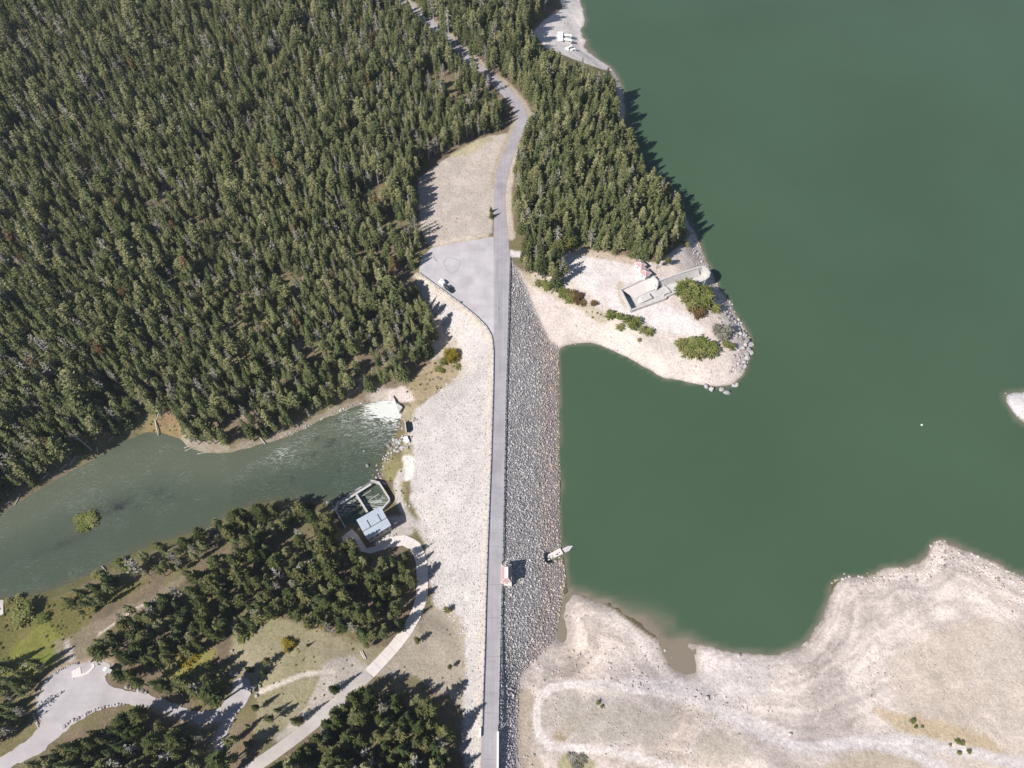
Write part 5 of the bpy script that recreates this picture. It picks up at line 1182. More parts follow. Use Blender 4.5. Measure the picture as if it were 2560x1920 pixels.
for s in (-1, 1):
    mb = MB(); mb.add([(-1.9,s*.865,1.12),(.5,s*.865,1.12),(.3,s*.76,1.6),(-1.8,s*.76,1.6)], [(0, 1, 2, 3) if s < 0 else (3, 2, 1, 0)]); mb.build('side_window', 'glass', su)
    mb = MB(); mb.tube((-1.8,s*.62,1.83),(.3,s*.62,1.83),.03,.03,5); mb.build('roof_rail', 'rail', su)
    MB().box((2.25,s*.6,.72),(.2,.3,.16)).build('headlight', 'white', su); MB().box((.95,s*1.05,1.1),(.15,.2,.15)).build('mirror', 'carpaint', su)
    for x in (-1.45, 1.45): wheel(su, x, s * .84)
a_, b_, hd2 = heading((1099.0,704.5), (1112.0,715.4)); cpos = (a_ + b_) / 2
tr = empty('camper_trailer', (cpos.x, cpos.y, .065), hd2); tag(tr, 'small white camper trailer with a brown rack, hitched behind the SUV', 'trailer')
loft([(-1.5,.85,.75,.5,1.5),(-1.3,.9,.85,.45,2.0),(.7,.9,.85,.45,2.1),(1.25,.9,.84,.45,1.85),(1.55,.86,.74,.5,1.3)], 'body', 'white', tr)
MB().box((-.2, 0, 2.12), (.6, .6, .14)).build('roof_hatch', 'concrete_old', tr); MB().box((1.95, 0, .55), (1.0, .14, .12)).build('tongue', 'dark', tr)
MB().box((-1.85, 0, .75), (.5, 1.4, .5)).build('rear_rack', 'brown', tr)
for s in (-1, 1): wheel(tr, -.1, s * .8, .33)
q = GP(1150.3, 760.5); tbn = empty('trash_bin', (q.x + .2, q.y + .35, .065)); tag(tbn, 'small dark bin standing beside the car park guardrail', 'bin')
MB().tube((0,0,0),(0,0,.85),.33,.36,10).build('drum', 'dark', tbn); MB().tube((0,0,.852),(0,0,1.0),.38,.2,10).build('lid', 'dark', tbn)
# hut, kiosk and pads by the gravel lot
Z6 = lambda x, y: (60 + x / 5.924, 1620 + y / 5.924)
def shed(name, px4, zoff, label, roofmat, hw=2.4):
    zb = GP(*px4[0]).z; c, an, L, Wd = rect(px4, zb + hw); root = empty(name, (c.x, c.y, zb), an); tag(root, label, 'building')
    MB().box((0, 0, hw / 2 - .2), (L - .6, Wd - .6, hw + .2)).build('wall', 'wall', root)
    for s in (-1, 1):
        mb = MB(); y0, y1 = s * Wd / 2, s * .02; mb.add([(-L/2,y0,hw-.05),(L/2,y0,hw-.05),(L/2,y1,hw+.55),(-L/2,y1,hw+.55),(-L/2,y0,hw-.2),(L/2,y0,hw-.2),(L/2,y1,hw+.4),(-L/2,y1,hw+.4)], [(0,1,2,3),(7,6,5,4),(0,4,5,1),(1,5,6,2),(2,6,7,3),(3,7,4,0)] if s < 0 else [(3,2,1,0),(4,5,6,7),(1,5,4,0),(2,6,5,1),(3,7,6,2),(0,4,7,3)]); mb.build('roof_slope', roofmat, root)
    MB().box((0, 0, hw + .56), (L, .2, .08)).build('ridge_cap', 'rail', root); MB().box((L * .2, -Wd / 2 + .27, .9), (.9, .08, 1.9)).build('door', 'brown', root)
shed('toilet_hut', [Z6(1165,325), Z6(1195,262), Z6(1305,330), Z6(1262,385)], 0, 'small hut with pale metal roof at the top of the gravel lot', 'wall')
shed('storage_hut', [Z6(178,242), Z6(268,205), Z6(292,265), Z6(200,308)], 0, 'small grey-roofed hut in tree shade on the grassy flat', 'grey_roof', 2.2)
def flat_pad(name, poly, label, mat, lift=.24, cat='pad', joints=1):
    P = [G(a / K, b_ / K) for a, b_ in poly]; o = poly_sheet(name, [(a / K, b_ / K) for a, b_ in poly], mat, lift); del o['kind']
    bm = bmesh.new(); bm.from_mesh(o.data); ext = bmesh.ops.extrude_face_region(bm, geom=[e for e in bm.edges if e.is_boundary])
    for g in ext['geom']:
        if isinstance(g, bmesh.types.BMVert): g.co.z -= .3
    bm.to_mesh(o.data); bm.free(); tag(o, label, cat)
flat_pad('concrete_pad', [Z6(*p) for p in [(708,345),(838,278),(855,385),(925,360),(1005,290),(1003,228),(1048,232),(1045,285),(960,378),(865,415),(735,440),(733,468),(722,462)]], 'pink-white concrete pad with a bent footpath on the gravel lot', 'concrete_pale')
flat_pad('boat_ramp', [(-30,1499),(10,1500),(9.5,1536),(-30,1548)], 'white concrete ramp at the river bank by the picture edge', 'concrete_pale', .3, 'ramp')
# pale beams lying by the dirt road
def log(name, a, b_, r0, r1, label, mat='deadwood', lift=.12, group=None, cat='log', z=None):
    A_, B_ = GP(*a), GP(*b_)
    if z is not None: A_.z = max(A_.z, z); B_.z = max(B_.z, z)
    root = empty(name, A_); B_ = B_ - A_
    mb = MB(); m_ = B_ * .55 + Vector((random.uniform(-.2, .2), random.uniform(-.2, .2), 0)); up = Vector((0, 0, lift + r0 * .4))
    mb.tube(up, m_ + up, r0, (r0 + r1) / 2, 7); mb.tube(m_ + up, B_ + up, (r0 + r1) / 2, r1, 7); mb.build('stem', mat, root)
    for t in (.35, .55, .75):
        p = B_ * t + up; mb = MB(); mb.tube(p, p + Vector((random.uniform(-.7, .7), random.uniform(-.7, .7), random.uniform(.1, .5))), r1 * .7, r1 * .3, 4); mb.build('branch_stub', mat, root)
    tag(root, label, cat, group)
for k, (a, b_) in enumerate([((901,1629),(911,1647)), ((905,1627.5),(915,1648))]):
    A_, B_ = GP(*a), GP(*b_); mb = MB(); root = empty('timber_beam', A_); d = B_ - A_
    mb.wallline([Vector((0, 0, .35)), Vector((d.x, d.y, .35 + d.z))], .28, 0); mb.build('beam', 'concrete_pale', root); mb2 = MB(); mb2.box((d.x * .5, d.y * .5, d.z * .5 + .01), (.5, .25, .16)); mb2.build('bearer', 'deadwood', root)
    tag(root, ['pale beam lying by the drive, the one farther from the drive', 'pale beam lying by the drive, the one nearer the drive'][k], 'beam')
LOGS = [((389,1050),(398,1090),.35,.2,'long pale log reaching into the river cove'),((243,1118),(246,1134),.3,.2,'short pale log jutting from the shaded bank into the river'),((650,1093),(665,1112),.28,.16,'slim pale log leaning off the stony bank'),
 ((465,1130),(484,1118),.2,.12,'bleached driftwood at the point of the bank, upper piece'),((462,1122),(482,1112),.2,.1,'bleached driftwood at the point of the bank, lower piece'),((495,1137),(522,1130),.18,.1,'driftwood branch along the yellow bank edge'),
 ((190,1140),(175,1165),.25,.12,'leaning pale trunk on the shaded bank'),((168,1160),(150,1178),.24,.12,'pale drift trunk along the shaded waterline'),((120,1185),(105,1200),.26,.14,'pale drift trunk beside the shaded bank boulder'),((52,1235),(38,1262),.26,.14,'pale drift trunk near the far end of the shaded bank'),
 ((30,1250),(12,1262),.22,.12,'thin drift trunk nearest the picture edge on the shaded bank'),((285,1090),(272,1104),.2,.12,'small drift trunk below the bank firs'),
 ((256,1416),(266,1428),.2,.12,'fallen pale snag on the south bank of the river'),((405,1015),(392,1050),.24,.16,'pale log lying in the yellow reeds')]
for a, b_, r0, r1, lb in LOGS: log('fallen_log', a, b_, r0, r1, lb, z=ZR + .05)
bp = GP(1068, 452); root = empty('brush_pile', bp); tag(root, 'pile of bleached branches at the edge of the dry field', 'brush pile')
for k in range(16):
    mb = MB(); p = Vector((random.uniform(-1.6, 1.6), random.uniform(-1.8, 1.8), random.uniform(.1, .6))); an_ = random.uniform(0, 3.14); l = random.uniform(1.0, 2.6)
    mb.tube(p, p + Vector((math.cos(an_) * l, math.sin(an_) * l, random.uniform(-.2, .4))), .11, .05, 5); mb.build('branch', 'deadwood', root)
by = W(2304, 1062.5, ZL); root = empty('buoy', by); tag(root, 'tiny white buoy floating alone on the open lake', 'buoy')
mb = MB(); mb.tube((0,0,-.2),(0,0,.25),.38,.38,10); mb.build('float', 'white', root); mb = MB(); mb.tube((0,0,.25),(0,0,.6),.2,.05,8); mb.build('top', 'white', root)

# ------------------------------------------------------------------ boulders
def boulder(px, py, r, label, group, z=None, name='boulder'):
    q = GP(px, py)
    if z is not None: q = W(px, py, z)
    o = share(name, random.choice(BOULDER), None, (q.x, q.y, q.z + r * .25), (random.uniform(-.3, .3), random.uniform(-.3, .3), random.uniform(0, 6.28)), (r * random.uniform(.85, 1.25), r * random.uniform(.8, 1.1), r * random.uniform(.8, 1.1)))
    return tag(o, label, 'boulder', group)
def row(line, n, conv, r0, r1, label, group, jit=2.0):
    for p in resample(line, n):
        a, b_ = conv(p[0], p[1]); boulder(a + random.uniform(-jit, jit), b_ + random.uniform(-jit, jit), random.uniform(r0, r1), label, group)
row([(190,720),(215,650),(250,580),(310,530)], 10, Z6, .3, .55, 'pale boulder in the row on the west side of the gravel lot', 'boulders west of the gravel lot', .8)
row([(335,480),(390,430),(450,380),(520,345),(590,300),(650,275),(720,245),(790,230)], 15, Z6, .4, .7, 'pale boulder in the row on the north edge of the gravel lot', 'boulders north of the gravel lot', .8)
boulder(*Z6(340,475), 1.1, 'largest pale boulder at the north-west bend of the gravel lot', None)
row([(565,1190),(640,1130),(700,1080),(770,1060),(830,1025),(890,995),(960,960),(1030,930),(1105,895),(1170,885),(1240,870),(1300,850),(1370,845),(1430,835),(1490,840)], 21, Z6, .4, .75, 'pale boulder in the row along the south curve of the gravel road', 'boulders south of the gravel road', .8)
row([(1520,580),(1600,597),(1670,612),(1735,632),(1810,655)], 6, Z6, .5, .8, 'pale boulder in the short row on the north side of the gravel road', 'boulders north of the gravel road', .5)
row([(155,990),(175,1050),(200,1110),(215,1170)], 6, Z6, .4, .65, 'pale boulder beside the west mouth of the gravel road', 'boulders at the west mouth', .6)
Z9 = lambda x, y: (560 + x / 6.913, 1560 + y / 6.913)
for k, (a, b_, r, lb) in enumerate([(115,845,.95,'round white boulder closing the gravel spur, the one by the shade'),(215,850,.9,'round white boulder closing the gravel spur, the one by the narrow conifer'),(140,460,.6,'small white boulder alone in the grass above the gravel spur'),(545,1080,.7,'white boulder east of the gravel spur, top of three'),(548,1150,.75,'white boulder east of the gravel spur, middle of three'),(570,1240,.8,'white boulder east of the gravel spur, lowest of three'),(465,850,.5,'small white stone in the grass near the spur conifers')]): boulder(*Z9(a, b_), r, lb, None)
for _ in range(46):
    t = random.random(); a, b_ = 700 + random.gauss(0, 75), 1150 + random.gauss(0, 85)
    if b_ < 1000 + (700 - a) * .6: b_ += 90
    boulder(*Z5(a, b_), random.uniform(.45, .95), 'grey angular boulder in the heap beside the river vault', 'boulders heaped by the river vault')
for a, b_, r in [(770,560,.5),(770,640,.5),(760,750,.6),(810,770,.5),(740,810,.6),(800,840,.6),(500,1340,.5),(450,1370,.5),(430,1420,.5),(320,1540,.6),(280,1610,.55),(330,1630,.5),(240,1650,.5),(480,1450,.5),(1000,700,.7),(1060,690,.8),(1080,760,.7),(1030,650,.6)]:
    boulder(*Z5(a, b_), r, 'grey boulder along the river edge below the outlet', 'boulders below the outlet')
for a, b_, r, lb in [(135,1545,.8,'white boulder standing alone in the river below the outlet'),(75,1265,.35,'small pale rock breaking the river surface')]: boulder(*Z5(a, b_), r, lb, None, ZR + .1)
for a, b_, r in [(1010,70,.7),(1060,110,.7),(1110,30,.6),(1130,80,.6),(1150,120,.5),(1190,210,.6),(1230,230,.6),(160,580,1.0),(220,575,.6),(240,690,.7),(80,430,.5),(1625,600,.7),(1690,640,.5)]:
    boulder(*Z3(a, b_), r, 'pale boulder lying around the walls of the tailwater basin', 'boulders around the tailwater basin')
for k in range(26):
    boulder(*Z3(1090 + random.random() * 350, 1260 - random.random() * 230 + 0), random.uniform(.25, .5), 'small pale stone in the bed behind the powerhouse', 'stones behind the powerhouse')
ZA = lambda x, y: (1700 + x / 6.382, 740 + y / 6.382)
TIP = [(1050,720,1.5),(1125,770,1.6),(1090,860,1.5),(1120,905,1.4),(1060,920,1.3),(1070,985,1.5),(1040,780,1.1),(1000,840,1.2),(960,600,1.0),(1010,610,1.1),(1040,630,1.0),(1000,560,.9),(950,540,.9),(980,690,1.0),(1020,1050,1.1),(990,1110,.9),(960,1160,.8),(930,1080,.8),(1030,1120,.9),(900,640,.8),(850,620,.8),(800,690,.9),(780,330,.8),(830,370,.7),(880,420,.7),(720,300,.7),(650,420,.7),(620,360,.6),(700,250,.7),(760,390,.7),(860,950,.7),(940,990,.8),(1000,960,1.0),(1110,985,.7)]
for a, b_, r in TIP: boulder(*ZA(a, b_), r * .95, 'big grey-white boulder among the rocks on the tip of the point', 'boulders on the tip of the point')
for a, b_, r, lb in [(420,1445,1.3,'pale boulder at the waterline of the point, farthest inland'),(500,1500,1.5,'large yellowish boulder at the waterline of the point'),(660,1495,1.2,'pale boulder just off the south shore of the point'),(850,1430,1.1,'pale boulder at the corner of the point, inner of two'),(905,1430,1.1,'pale boulder at the corner of the point, outer of two'),(745,1555,1.4,'yellowish boulder standing in the lake off the point'),(1020,1190,.7,'small pale rock in the lake beside the point')]: boulder(*ZA(a, b_), r, lb, None, ZL + .05)
ZB = lambda x, y: (1560 + x * .452, 1280 + y * .452)
for a, b_, r, lb in [(637,792,.9,'white boulder on the waterline of the south bay'),(227,765,.7,'white boulder by the brown mud pool'),(459,1026,.8,'largest white stone in the stone band below the mud pool'),(920,1228,.7,'white stone alone on the grey track bed'),(1368,1019,.5,'small bright stone alone on the open sand')]: boulder(*ZB(a, b_), r, lb, None)

# ------------------------------------------------------------------ loose stones (past counting)
def zstones(name, poly, spacing, rmin, rmax, meshes, keep, label, band=None):
    P = [G(a, b_) for a, b_ in poly]; A, B = jgrid(min(p.x for p in P), max(p.x for p in P), max(-30, min(p.y for p in P)), max(p.y for p in P), spacing)
    k = inpoly(A, B, P) & (rng.random(len(A)) < keep(A, B)); A, B = A[k], B[k]; n = len(A); r = rmin + (rmax - rmin) * rng.random(n) ** 3
    return np.stack([A, B, Hs(A, B) + r * .15], 1), r
def finish(name, sets, meshes, label):
    pos = np.concatenate([s[0] for s in sets]); r = np.concatenate([s[1] for s in sets]); n = len(r)
    s3 = np.stack([r * rng.uniform(.8, 1.3, n), r * rng.uniform(.7, 1.1, n), r * rng.uniform(.7, 1.1, n)], 1)
    o = scatter(name, pos, np.stack([rng.uniform(-.5, .5, n), rng.uniform(-.5, .5, n), rng.uniform(0, 6.28, n)], 1), r, rng.integers(0, len(meshes), n), meshes, None, s3)
    return tag(o, label, 'stones', kind='stuff')
cn = lambda s, sd, lo, hi: (lambda A, B: sstep(lo, hi, fbm(A, B, s, sd)))
kb = lambda v: (lambda A, B: np.full(A.shape, v))
S1 = [zstones('', [(1120,1400),(1220,1395),(1340,1440),(1450,1465),(1560,1490),(1660,1540),(1560,1530),(1420,1500),(1300,1470),(1180,1480),(1120,1480)], 1.0, .18, .65, None, lambda A, B: .12 + .8 * sstep(.45, .6, fbm(A, B, 9, 4)), ''),
      zstones('', [(1114,1480),(1165,1480),(1150,1560),(1165,1659),(1120,1700)], 1.2, .15, .5, None, kb(.5), ''),
      zstones('', [(1170,1500),(1500,1520),(1620,1580),(1500,1659),(1180,1620)], 1.2, .1, .42, None, cn(10, 2, .42, .65), ''),
      zstones('', [(1200,1300),(1390,1345),(1480,1450),(1400,1450),(1230,1400)], 1.1, .12, .42, None, cn(8, 5, .42, .66), ''),
      zstones('', [(1790,1262),(1820,1240),(1890,1232),(1980,1222),(2004,1200),(2010,1175),(2030,1160),(2062,1180),(2160,1220),(2212,1246),(2212,1290),(2050,1230),(1990,1255),(1880,1268)], .95, .2, .75, None, kb(.75), ''),
      zstones('', [(1820,1260),(2040,1220),(2212,1290),(2212,1400),(1980,1330),(1850,1300)], 1.2, .12, .5, None, cn(9, 1, .40, .66), ''),
      zstones('', [(1500,1420),(1700,1430),(1900,1400),(2212,1400),(2212,1600),(1700,1580)], 1.7, .1, .4, None, cn(14, 3, .46, .7), ''),
      zstones('', [(1480,500),(1500,497),(1535,585),(1580,655),(1612,712),(1628,745),(1605,812),(1585,832),(1570,800),(1598,750),(1570,690),(1530,640),(1512,590),(1490,540)], .9, .2, .7, None, kb(.85), ''),
      zstones('', [(1210,742),(1300,744),(1400,792),(1560,838),(1590,800),(1540,780),(1430,760),(1330,720),(1260,700),(1200,690)], 1.1, .1, .42, None, cn(9, 6, .40, .62), ''),
      zstones('', [(1185,25),(1225,15),(1245,50),(1230,75),(1190,70),(1165,62)], 1.3, .15, .55, None, kb(.5), ''),
      zstones('', [(1262,112),(1300,135),(1328,158),(1342,200),(1346,245),(1344,290),(1392,385),(1470,462),(1460,470),(1380,392),(1332,295),(1330,200),(1290,142)], 1.2, .15, .5, None, kb(.5), ''),
      zstones('', [(2165,853),(2180,845),(2212,848),(2212,912),(2188,893)], 1.2, .15, .5, None, kb(.35), '')]
finish('shore_stones', S1, ROCK_UP[:3] + ROCK_DN[:2], 'loose pale stones scattered over the drawn-down lake shore')
S2 = [zstones('', [(640,928),(700,898),(760,872),(800,862),(800,870),(742,890),(700,905),(655,930),(600,950),(600,945)], .8, .2, .6, None, kb(.9), ''),
      zstones('', [(795,850),(870,845),(890,870),(870,872),(795,868)], 1.2, .2, .6, None, kb(.4), ''),
      zstones('', [(868,900),(885,900),(892,985),(880,1005),(864,945)], .9, .15, .5, None, kb(.5), ''),
      zstones('', [(815,1032),(824,1003),(842,966),(850,985),(832,1012),(825,1040)], .8, .2, .6, None, kb(.85), ''),
      zstones('', [(846,1040),(880,1085),(912,1150),(905,1155),(870,1100),(840,1060)], 1.0, .15, .5, None, kb(.35), ''),
      zstones('', [(700,1084),(722,1082),(730,1130),(715,1120)], 1.0, .2, .6, None, kb(.5), ''),
      zstones('', [(655,1205),(690,1200),(730,1215),(690,1225),(660,1222)], .9, .3, .8, None, kb(.8), ''),
      zstones('', [(565,740),(590,738),(592,752),(568,752)], 1.0, .3, .8, None, kb(.8), '')]
finish('bank_stones', S2, ROCK_DN, 'loose grey stones along the river banks and between the trees')

# ------------------------------------------------------------------ shrubs and brush
def bush_proto(mat, seed, tuft=.34): return crown_mesh('foliage', mat, 2.0, 1.25, .05, seed, 7, 11, tuft, 'bush')
BUSH = {m_: [bush_proto(m_, 80 + i + 7 * k) for i in range(3)] for k, m_ in enumerate(('willow', 'yellow', 'rust', 'greypine'))}
stem_me = MB()
for k in range(5): stem_me.tube((0, 0, -.2), (.5 * math.cos(k * 1.26), .5 * math.sin(k * 1.26), 1.0), .06, .03, 4)
stem_me = stem_me.mesh('stem', 'bark')
def shrub(px, py, r, h, mat, label, lobes=1, name='shrub', group=None):
    q = GP(px, py); root = empty(name, (q.x, q.y, q.z - .05)); tag(root, label, 'shrub', group); r *= 1.35
    share('stem', stem_me, root, (0, 0, 0), (0, 0, random.uniform(0, 6)), (r * .6, r * .6, h * .6))
    for k in range(lobes):
        a = k * 2.4; rr = 0 if k == 0 and lobes == 1 else r * .55; s = 1 if lobes == 1 else .66
        share('foliage', random.choice(BUSH[mat]), root, (rr * math.cos(a), rr * math.sin(a), random.uniform(0, .15) * h), (0, 0, random.uniform(0, 6)), (r * s / 1.2, r * s / 1.2, h * random.uniform(.42, .55)))
for x, y, r, h, lb, n in [(150,1275,2.0,3.0,'round green willow at the inland end of the row on the point',1),(262,1300,1.4,2.4,'small green willow, second in the row on the point',1),(430,1385,2.6,3.6,'broad bright green willow in the middle of the row on the point',3),(275,1440,1.5,2.2,'low green willow on the bay side of the row on the point',1),(620,1510,2.2,3.0,'green willow, last in the row before the gap on the point',2),(545,1605,.8,1.0,'tiny low green shrub below the row on the point',1)]:
    shrub(*Z8(x, y), r, h, 'willow', lb, n)
for x, y, r, h, lb, n, mt in [(90,850,3.4,3.4,'wide green willow thicket on the point, west end',4,'willow'),(260,840,3.6,3.6,'wide green willow thicket on the point, middle',5,'willow'),(450,870,3.0,3.2,'wide green willow thicket on the point, east end',4,'willow'),(640,600,3.0,4.0,'grey-green shrub near the rocks on the point',3,'greypine'),(755,820,2.0,2.2,'round green shrub alone among the rocks of the point',2,'willow'),(540,230,1.8,3.2,'slim green shrub beside the big willow clump',1,'willow')]:
    shrub(*ZA(x, y), r, h, mt, lb, n)
for x, y, r, h, lb, n, mt in [(1170,960,3.2,6.0,'yellow-green willow tree beside the spillway wall, upper part of the clump',5,'willow'),(1370,1060,3.8,6.5,'tall yellow-green willow tree in the clump by the lake rocks',6,'willow'),(1250,1130,2.8,5.0,'yellowing willow in the clump below the spillway',4,'willow'),(1330,1230,2.6,3.0,'brown twiggy shrub at the foot of the willow clump',3,'rust'),(1180,290,1.4,2.0,'small green shrub on the bare bank above the spillway',1,'willow')]:
    shrub(*Z8(x, y), r, h, mt, lb, n)
ZC = lambda x, y: (1280 + x / 8.296, 600 + y / 8.296)
for x, y, r, h, lb, n, mt in [(1050,1100,2.2,1.8,'yellow-green brush on the bank between dam and spillway yard, middle',3,'willow'),(1180,1200,2.4,2.0,'yellow-green brush on the bank between dam and spillway yard, lower',3,'willow'),(1330,1180,2.2,2.4,'reddish brush at the lower end of the bank brush',3,'rust'),(700,960,2.0,1.8,'yellow-green brush near the dam end of the bank',3,'willow'),(530,920,1.4,1.6,'small green brush nearest the dam rocks',1,'willow'),(900,930,2.2,1.6,'grey twiggy brush on the bank below the tree clump',2,'greypine'),(1400,1330,2.0,1.4,'russet brush running down the bank toward the bay',2,'rust'),(1690,1340,1.2,2.0,'thin reddish shrub alone at the yard edge',1,'rust'),(1150,120,2.6,6.5,'large yellow-olive willow tree at the forest corner by the yard',6,'willow')]:
    shrub(*ZC(x, y), r, h, mt, lb, n)
for px, py, r, h, lb, n, mt in [(1127,895,2.4,3.6,'bright yellow shrub on the slope above the outlet',4,'yellow'),(1108,905,1.4,1.8,'small green shrub beside the bright yellow one',1,'willow'),(1145,918,1.2,1.4,'dark green low shrub at the edge of the rock face',1,'willow'),(1098,928,1.6,1.4,'low green shrub in the russet slope above the outlet',2,'willow'),(1018,752,1.8,3.5,'yellowish willow at the forest edge below the car park',2,'willow'),
  (213,1306,3.0,1.3,'low yellow-green shrub covering the river islet',4,'willow'),(62,1535,3.4,3.2,'broad green willow on the river bank near the ramp',4,'willow'),(108,1548,1.6,2.0,'small green willow beside the broad bank willow',1,'willow'),(22,1505,1.2,1.6,'small green willow next to the white ramp',1,'willow'),(50,1495,1.2,1.8,'yellow-green willow between ramp and bank stones',1,'willow'),
  (1000,1474,1.8,2.6,'golden shrub among the pines by the concrete drive',2,'yellow'),(722,1612,1.8,2.0,'golden shrub at the grove edge above the grass',3,'yellow'),(812,1570,1.4,2.2,'golden shrub near the drive end of the grove',2,'yellow'),(610,1575,2.6,2.4,'yellow-green willow at the grove edge above the gravel spur',3,'willow'),(470,1640,2.6,1.6,'yellow brush patch inside the small meadow',3,'yellow'),(395,1425,1.8,2.0,'yellow-green bank shrub overhanging the river',2,'willow'),(305,1412,1.8,2.2,'yellow-green bank shrub beside the leaning snag',2,'willow'),(245,1445,2.0,2.0,'yellow-green shrub on the bank, downstream of the snag',2,'willow'),(540,1338,2.0,3.0,'grey-green bank willow at the river narrows',2,'greypine'),(820,1362,1.6,2.2,'yellow-green shrub beside the powerhouse yard',2,'willow'),
  (1494,1757,.9,1.0,'small round bush on the sand inside the track loop, upper',1,'willow'),(1504,1766,.7,.8,'smaller round bush on the sand inside the track loop, lower',1,'willow'),(2281,1804,1.0,1.2,'dark round bush on the tan sand, upper group',1,'willow'),(2288,1818,.7,.8,'little round bush just below the dark one on the tan sand',1,'willow'),(2305,1817,.6,.7,'little round bush right of the pair on the tan sand',1,'willow'),(2398,1858,1.5,1.0,'wide flat green bush on the tan sand by the grey track',2,'willow'),(2397,1882,.8,.9,'round bush at the lower end of the tan sand group',1,'willow'),(2422,1880,.9,1.0,'round bush at the far end of the tan sand group',1,'willow'),(2375,1863,.6,.7,'small dark bush at the near end of the tan sand group',1,'willow'),(1440,1900,2.0,.9,'low scrub with grey stones at the picture foot',3,'greypine')]:
    shrub(px, py, r * (.62 if px > 1480 else 1), h, mt, lb, n)
# knee-high undergrowth, past counting
def brush(name, sets, mats, label):
    pos = []; r = []; vd = []; ms = []
    for mt in mats: ms += BUSH[mt]
    for poly, sp, keep, h0, h1 in sets:
        P = [G(a, b_) for a, b_ in poly]; A, B = jgrid(min(p.x for p in P), max(p.x for p in P), max(-30, min(p.y for p in P)), max(p.y for p in P), sp)
        k = inpoly(A, B, P) & (rng.random(len(A)) < keep(A, B)); A, B = A[k], B[k]; n = len(A)
        pos.append(np.stack([A, B, Hs(A, B) - .05], 1)); r.append(h0 + (h1 - h0) * rng.random(n) ** 2); vd.append(rng.integers(0, len(ms), n))
    pos = np.concatenate(pos); r = np.concatenate(r); n = len(r); s3 = np.stack([r, r, r * rng.uniform(.35, .7, n)], 1)
    o = scatter(name, pos, np.stack([np.zeros(n), np.zeros(n), rng.uniform(0, 6.28, n)], 1), r, np.concatenate(vd), ms, None, s3); return tag(o, label, 'undergrowth', kind='stuff')
GR = [(-40,1300),(120,1292),(250,1258),(330,1255),(200,1330),(140,1400),(100,1440),(-40,1480)]
brush('green_undergrowth', [(GR, 1.5, cn(8, 2, .42, .62), .15, .6), ([(820,1005),(850,985),(868,1000),(866,1028),(878,1060),(884,1085),(860,1075),(846,1045)], 1.3, kb(.3), .12, .45), ([(340,1450),(430,1400),(480,1400),(460,1440),(390,1480)], 1.4, kb(.4), .15, .5),
  ([(500,1370),(580,1330),(720,1370),(800,1395),(700,1540),(600,1590),(540,1600),(560,1500),(500,1460)], 2.0, cn(10, 5, .45, .7), .1, .4), ([(1116,580),(1180,600),(1240,630),(1320,690),(1300,705),(1250,668),(1190,640),(1140,610)], 1.6, kb(.3), .15, .5), ([(560,1095),(700,1090),(720,1140),(560,1160),(300,1240),(290,1225),(450,1150)], 2.2, kb(.35), .2, .8),
  ([(300,928),(330,897),(395,905),(393,940),(345,932)], 1.2, kb(.5), .15, .5), ([(580,600),(660,590),(650,650),(590,650)], 1.8, kb(.5), .2, .6), ([(870,905),(890,905),(895,975),(884,990)], 1.3, kb(.35), .12, .45)], ('willow',), 'low green brush and grass clumps on the flats and banks')
brush('russet_undergrowth', [([(880,830),(935,770),(1000,790),(985,815),(935,855),(890,890),(872,868)], 1.3, kb(.5), .12, .5), ([(330,897),(395,905),(393,930),(350,925)], 1.3, kb(.4), .15, .4), ([(500,1370),(700,1370),(800,1395),(700,1540),(600,1590),(560,1500)], 2.6, cn(10, 1, .5, .7), .1, .35), ([(1190,545),(1260,535),(1380,560),(1380,575),(1260,552)], 1.8, kb(.25), .1, .35), ([(903,388),(1000,322),(1095,290),(1066,500),(912,525)], 3.0, cn(12, 4, .5, .7), .08, .25), ([(945,1310),(1003,1345),(1000,1480),(920,1475),(830,1440)], 2.4, cn(9, 3, .45, .7), .08, .3), ([(868,868),(893,885),(880,925),(870,905)], 1.3, kb(.4), .12, .45)], ('rust', 'greypine'), 'low russet and straw brush on the dry slopes')

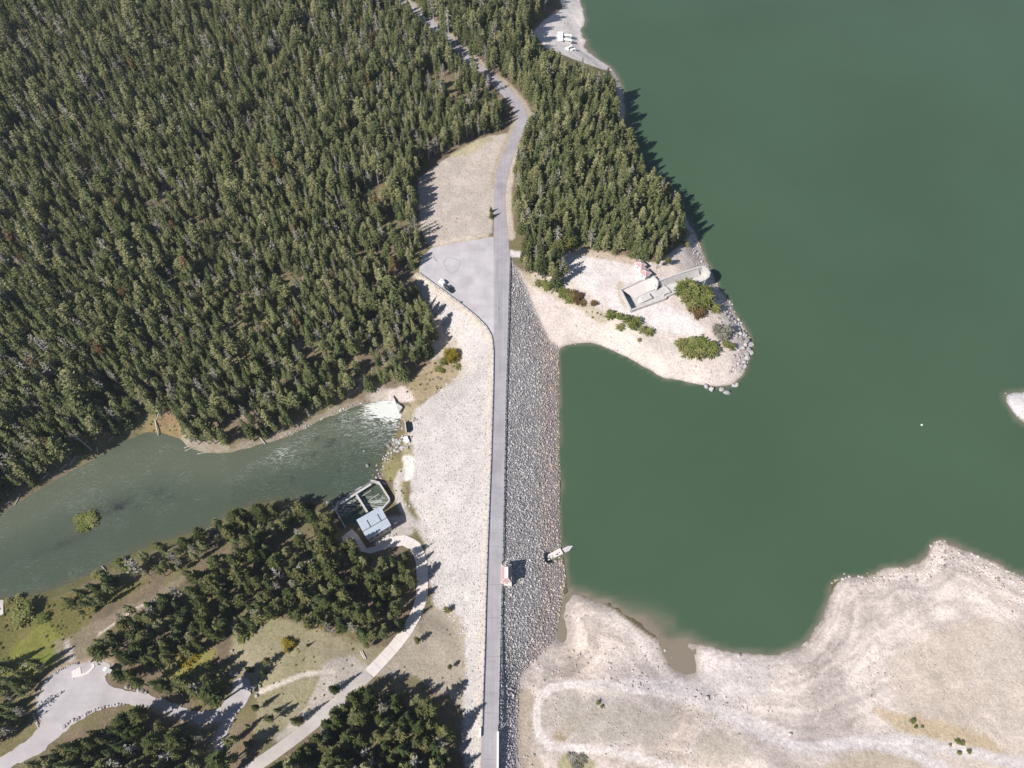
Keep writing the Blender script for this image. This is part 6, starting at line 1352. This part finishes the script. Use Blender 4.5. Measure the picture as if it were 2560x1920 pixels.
# ------------------------------------------------------------------ seams and tyre streaks on the paving
M['tar'] = simple('tar_seam', (.24,.225,.235), .85, .2, 2)
M['streak'] = simple('worn_tyre_streak', (.27,.255,.27), .85, .15, 1)
lot_o = bpy.data.objects['parking_lot']
def ribbon(name, pts, w, z, mat, parent, wob=.0):
    P = []
    for a, b_ in zip(pts[:-1], pts[1:]):
        A_, B_ = U(a[0], a[1], 0), U(b_[0], b_[1], 0); n = max(2, int((B_ - A_).length / .8))
        for i in range(n): q = A_.lerp(B_, i / n); P.append(q + Vector((random.uniform(-wob, wob), random.uniform(-wob, wob), 0)))
    P.append(U(*pts[-1], 0)); vs = []
    for i, p in enumerate(P):
        d = P[min(len(P) - 1, i + 1)] - P[max(0, i - 1)]; d.normalize(); nn = Vector((-d.y, d.x, 0)) * w * random.uniform(.3, .7)
        vs += [(p.x + nn.x, p.y + nn.y, z), (p.x - nn.x, p.y - nn.y, z)]
    mb = MB(); mb.add(vs, [(2 * i, 2 * i + 1, 2 * i + 3, 2 * i + 2) for i in range(len(P) - 1)]); return mb.build(name, mat, parent)
ribbon('crack_seal', [(958,566),(966,556),(980,558),(996,565),(990,580),(978,592),(966,585),(958,566)], .22, .066, 'tar', lot_o, .18)
ribbon('crack_seal', [(936,552),(941,562),(946,565)], .4, .066, 'tar', lot_o, .2)
for y in (545, 640): pass
lane = bpy.data.objects['lakeside_lane']; dr = bpy.data.objects['dam_road']
for x0, x1, y0, y1, w in ((1078,1077,548,712,.35),(1084,1083,548,715,.3),(1074,1073.5,560,600,.5),(1079.5,1079,630,700,.5)): ribbon('tyre_streak', [(x0, y0), (x1, y1)], w, .071, 'streak', lane, .05)
for yv in (1418, 1335, 1262, 1180, 1055, 960, 1498, 1540, 1640):
    a = at_y(CREST_W, [yv])[0][0]; b_ = at_y(CREST_E, [yv])[0][0]; ribbon('crack_seal', [(a + 1, yv), (b_ - 1, yv + random.uniform(-1, 1))], .16, .066, 'tar', dr, .08)

# ------------------------------------------------------------------ thin summer haze
hm = bpy.data.materials.new('haze_air'); hm.use_nodes = True; hn = hm.node_tree.nodes; hn.clear()
ho = hn.new('ShaderNodeOutputMaterial'); hv = hn.new('ShaderNodeVolumePrincipled')
hv.inputs['Color'].default_value = (.80, .88, 1.0, 1); hv.inputs['Density'].default_value = .00009; hv.inputs['Anisotropy'].default_value = .2
hm.node_tree.links.new(hv.outputs[0], ho.inputs['Volume'])
M['haze'] = hm
hz_o = MB().box((0, 500, 110), (8600, 8600, 420)).build('haze', 'haze'); tag(hz_o, kind='stuff')
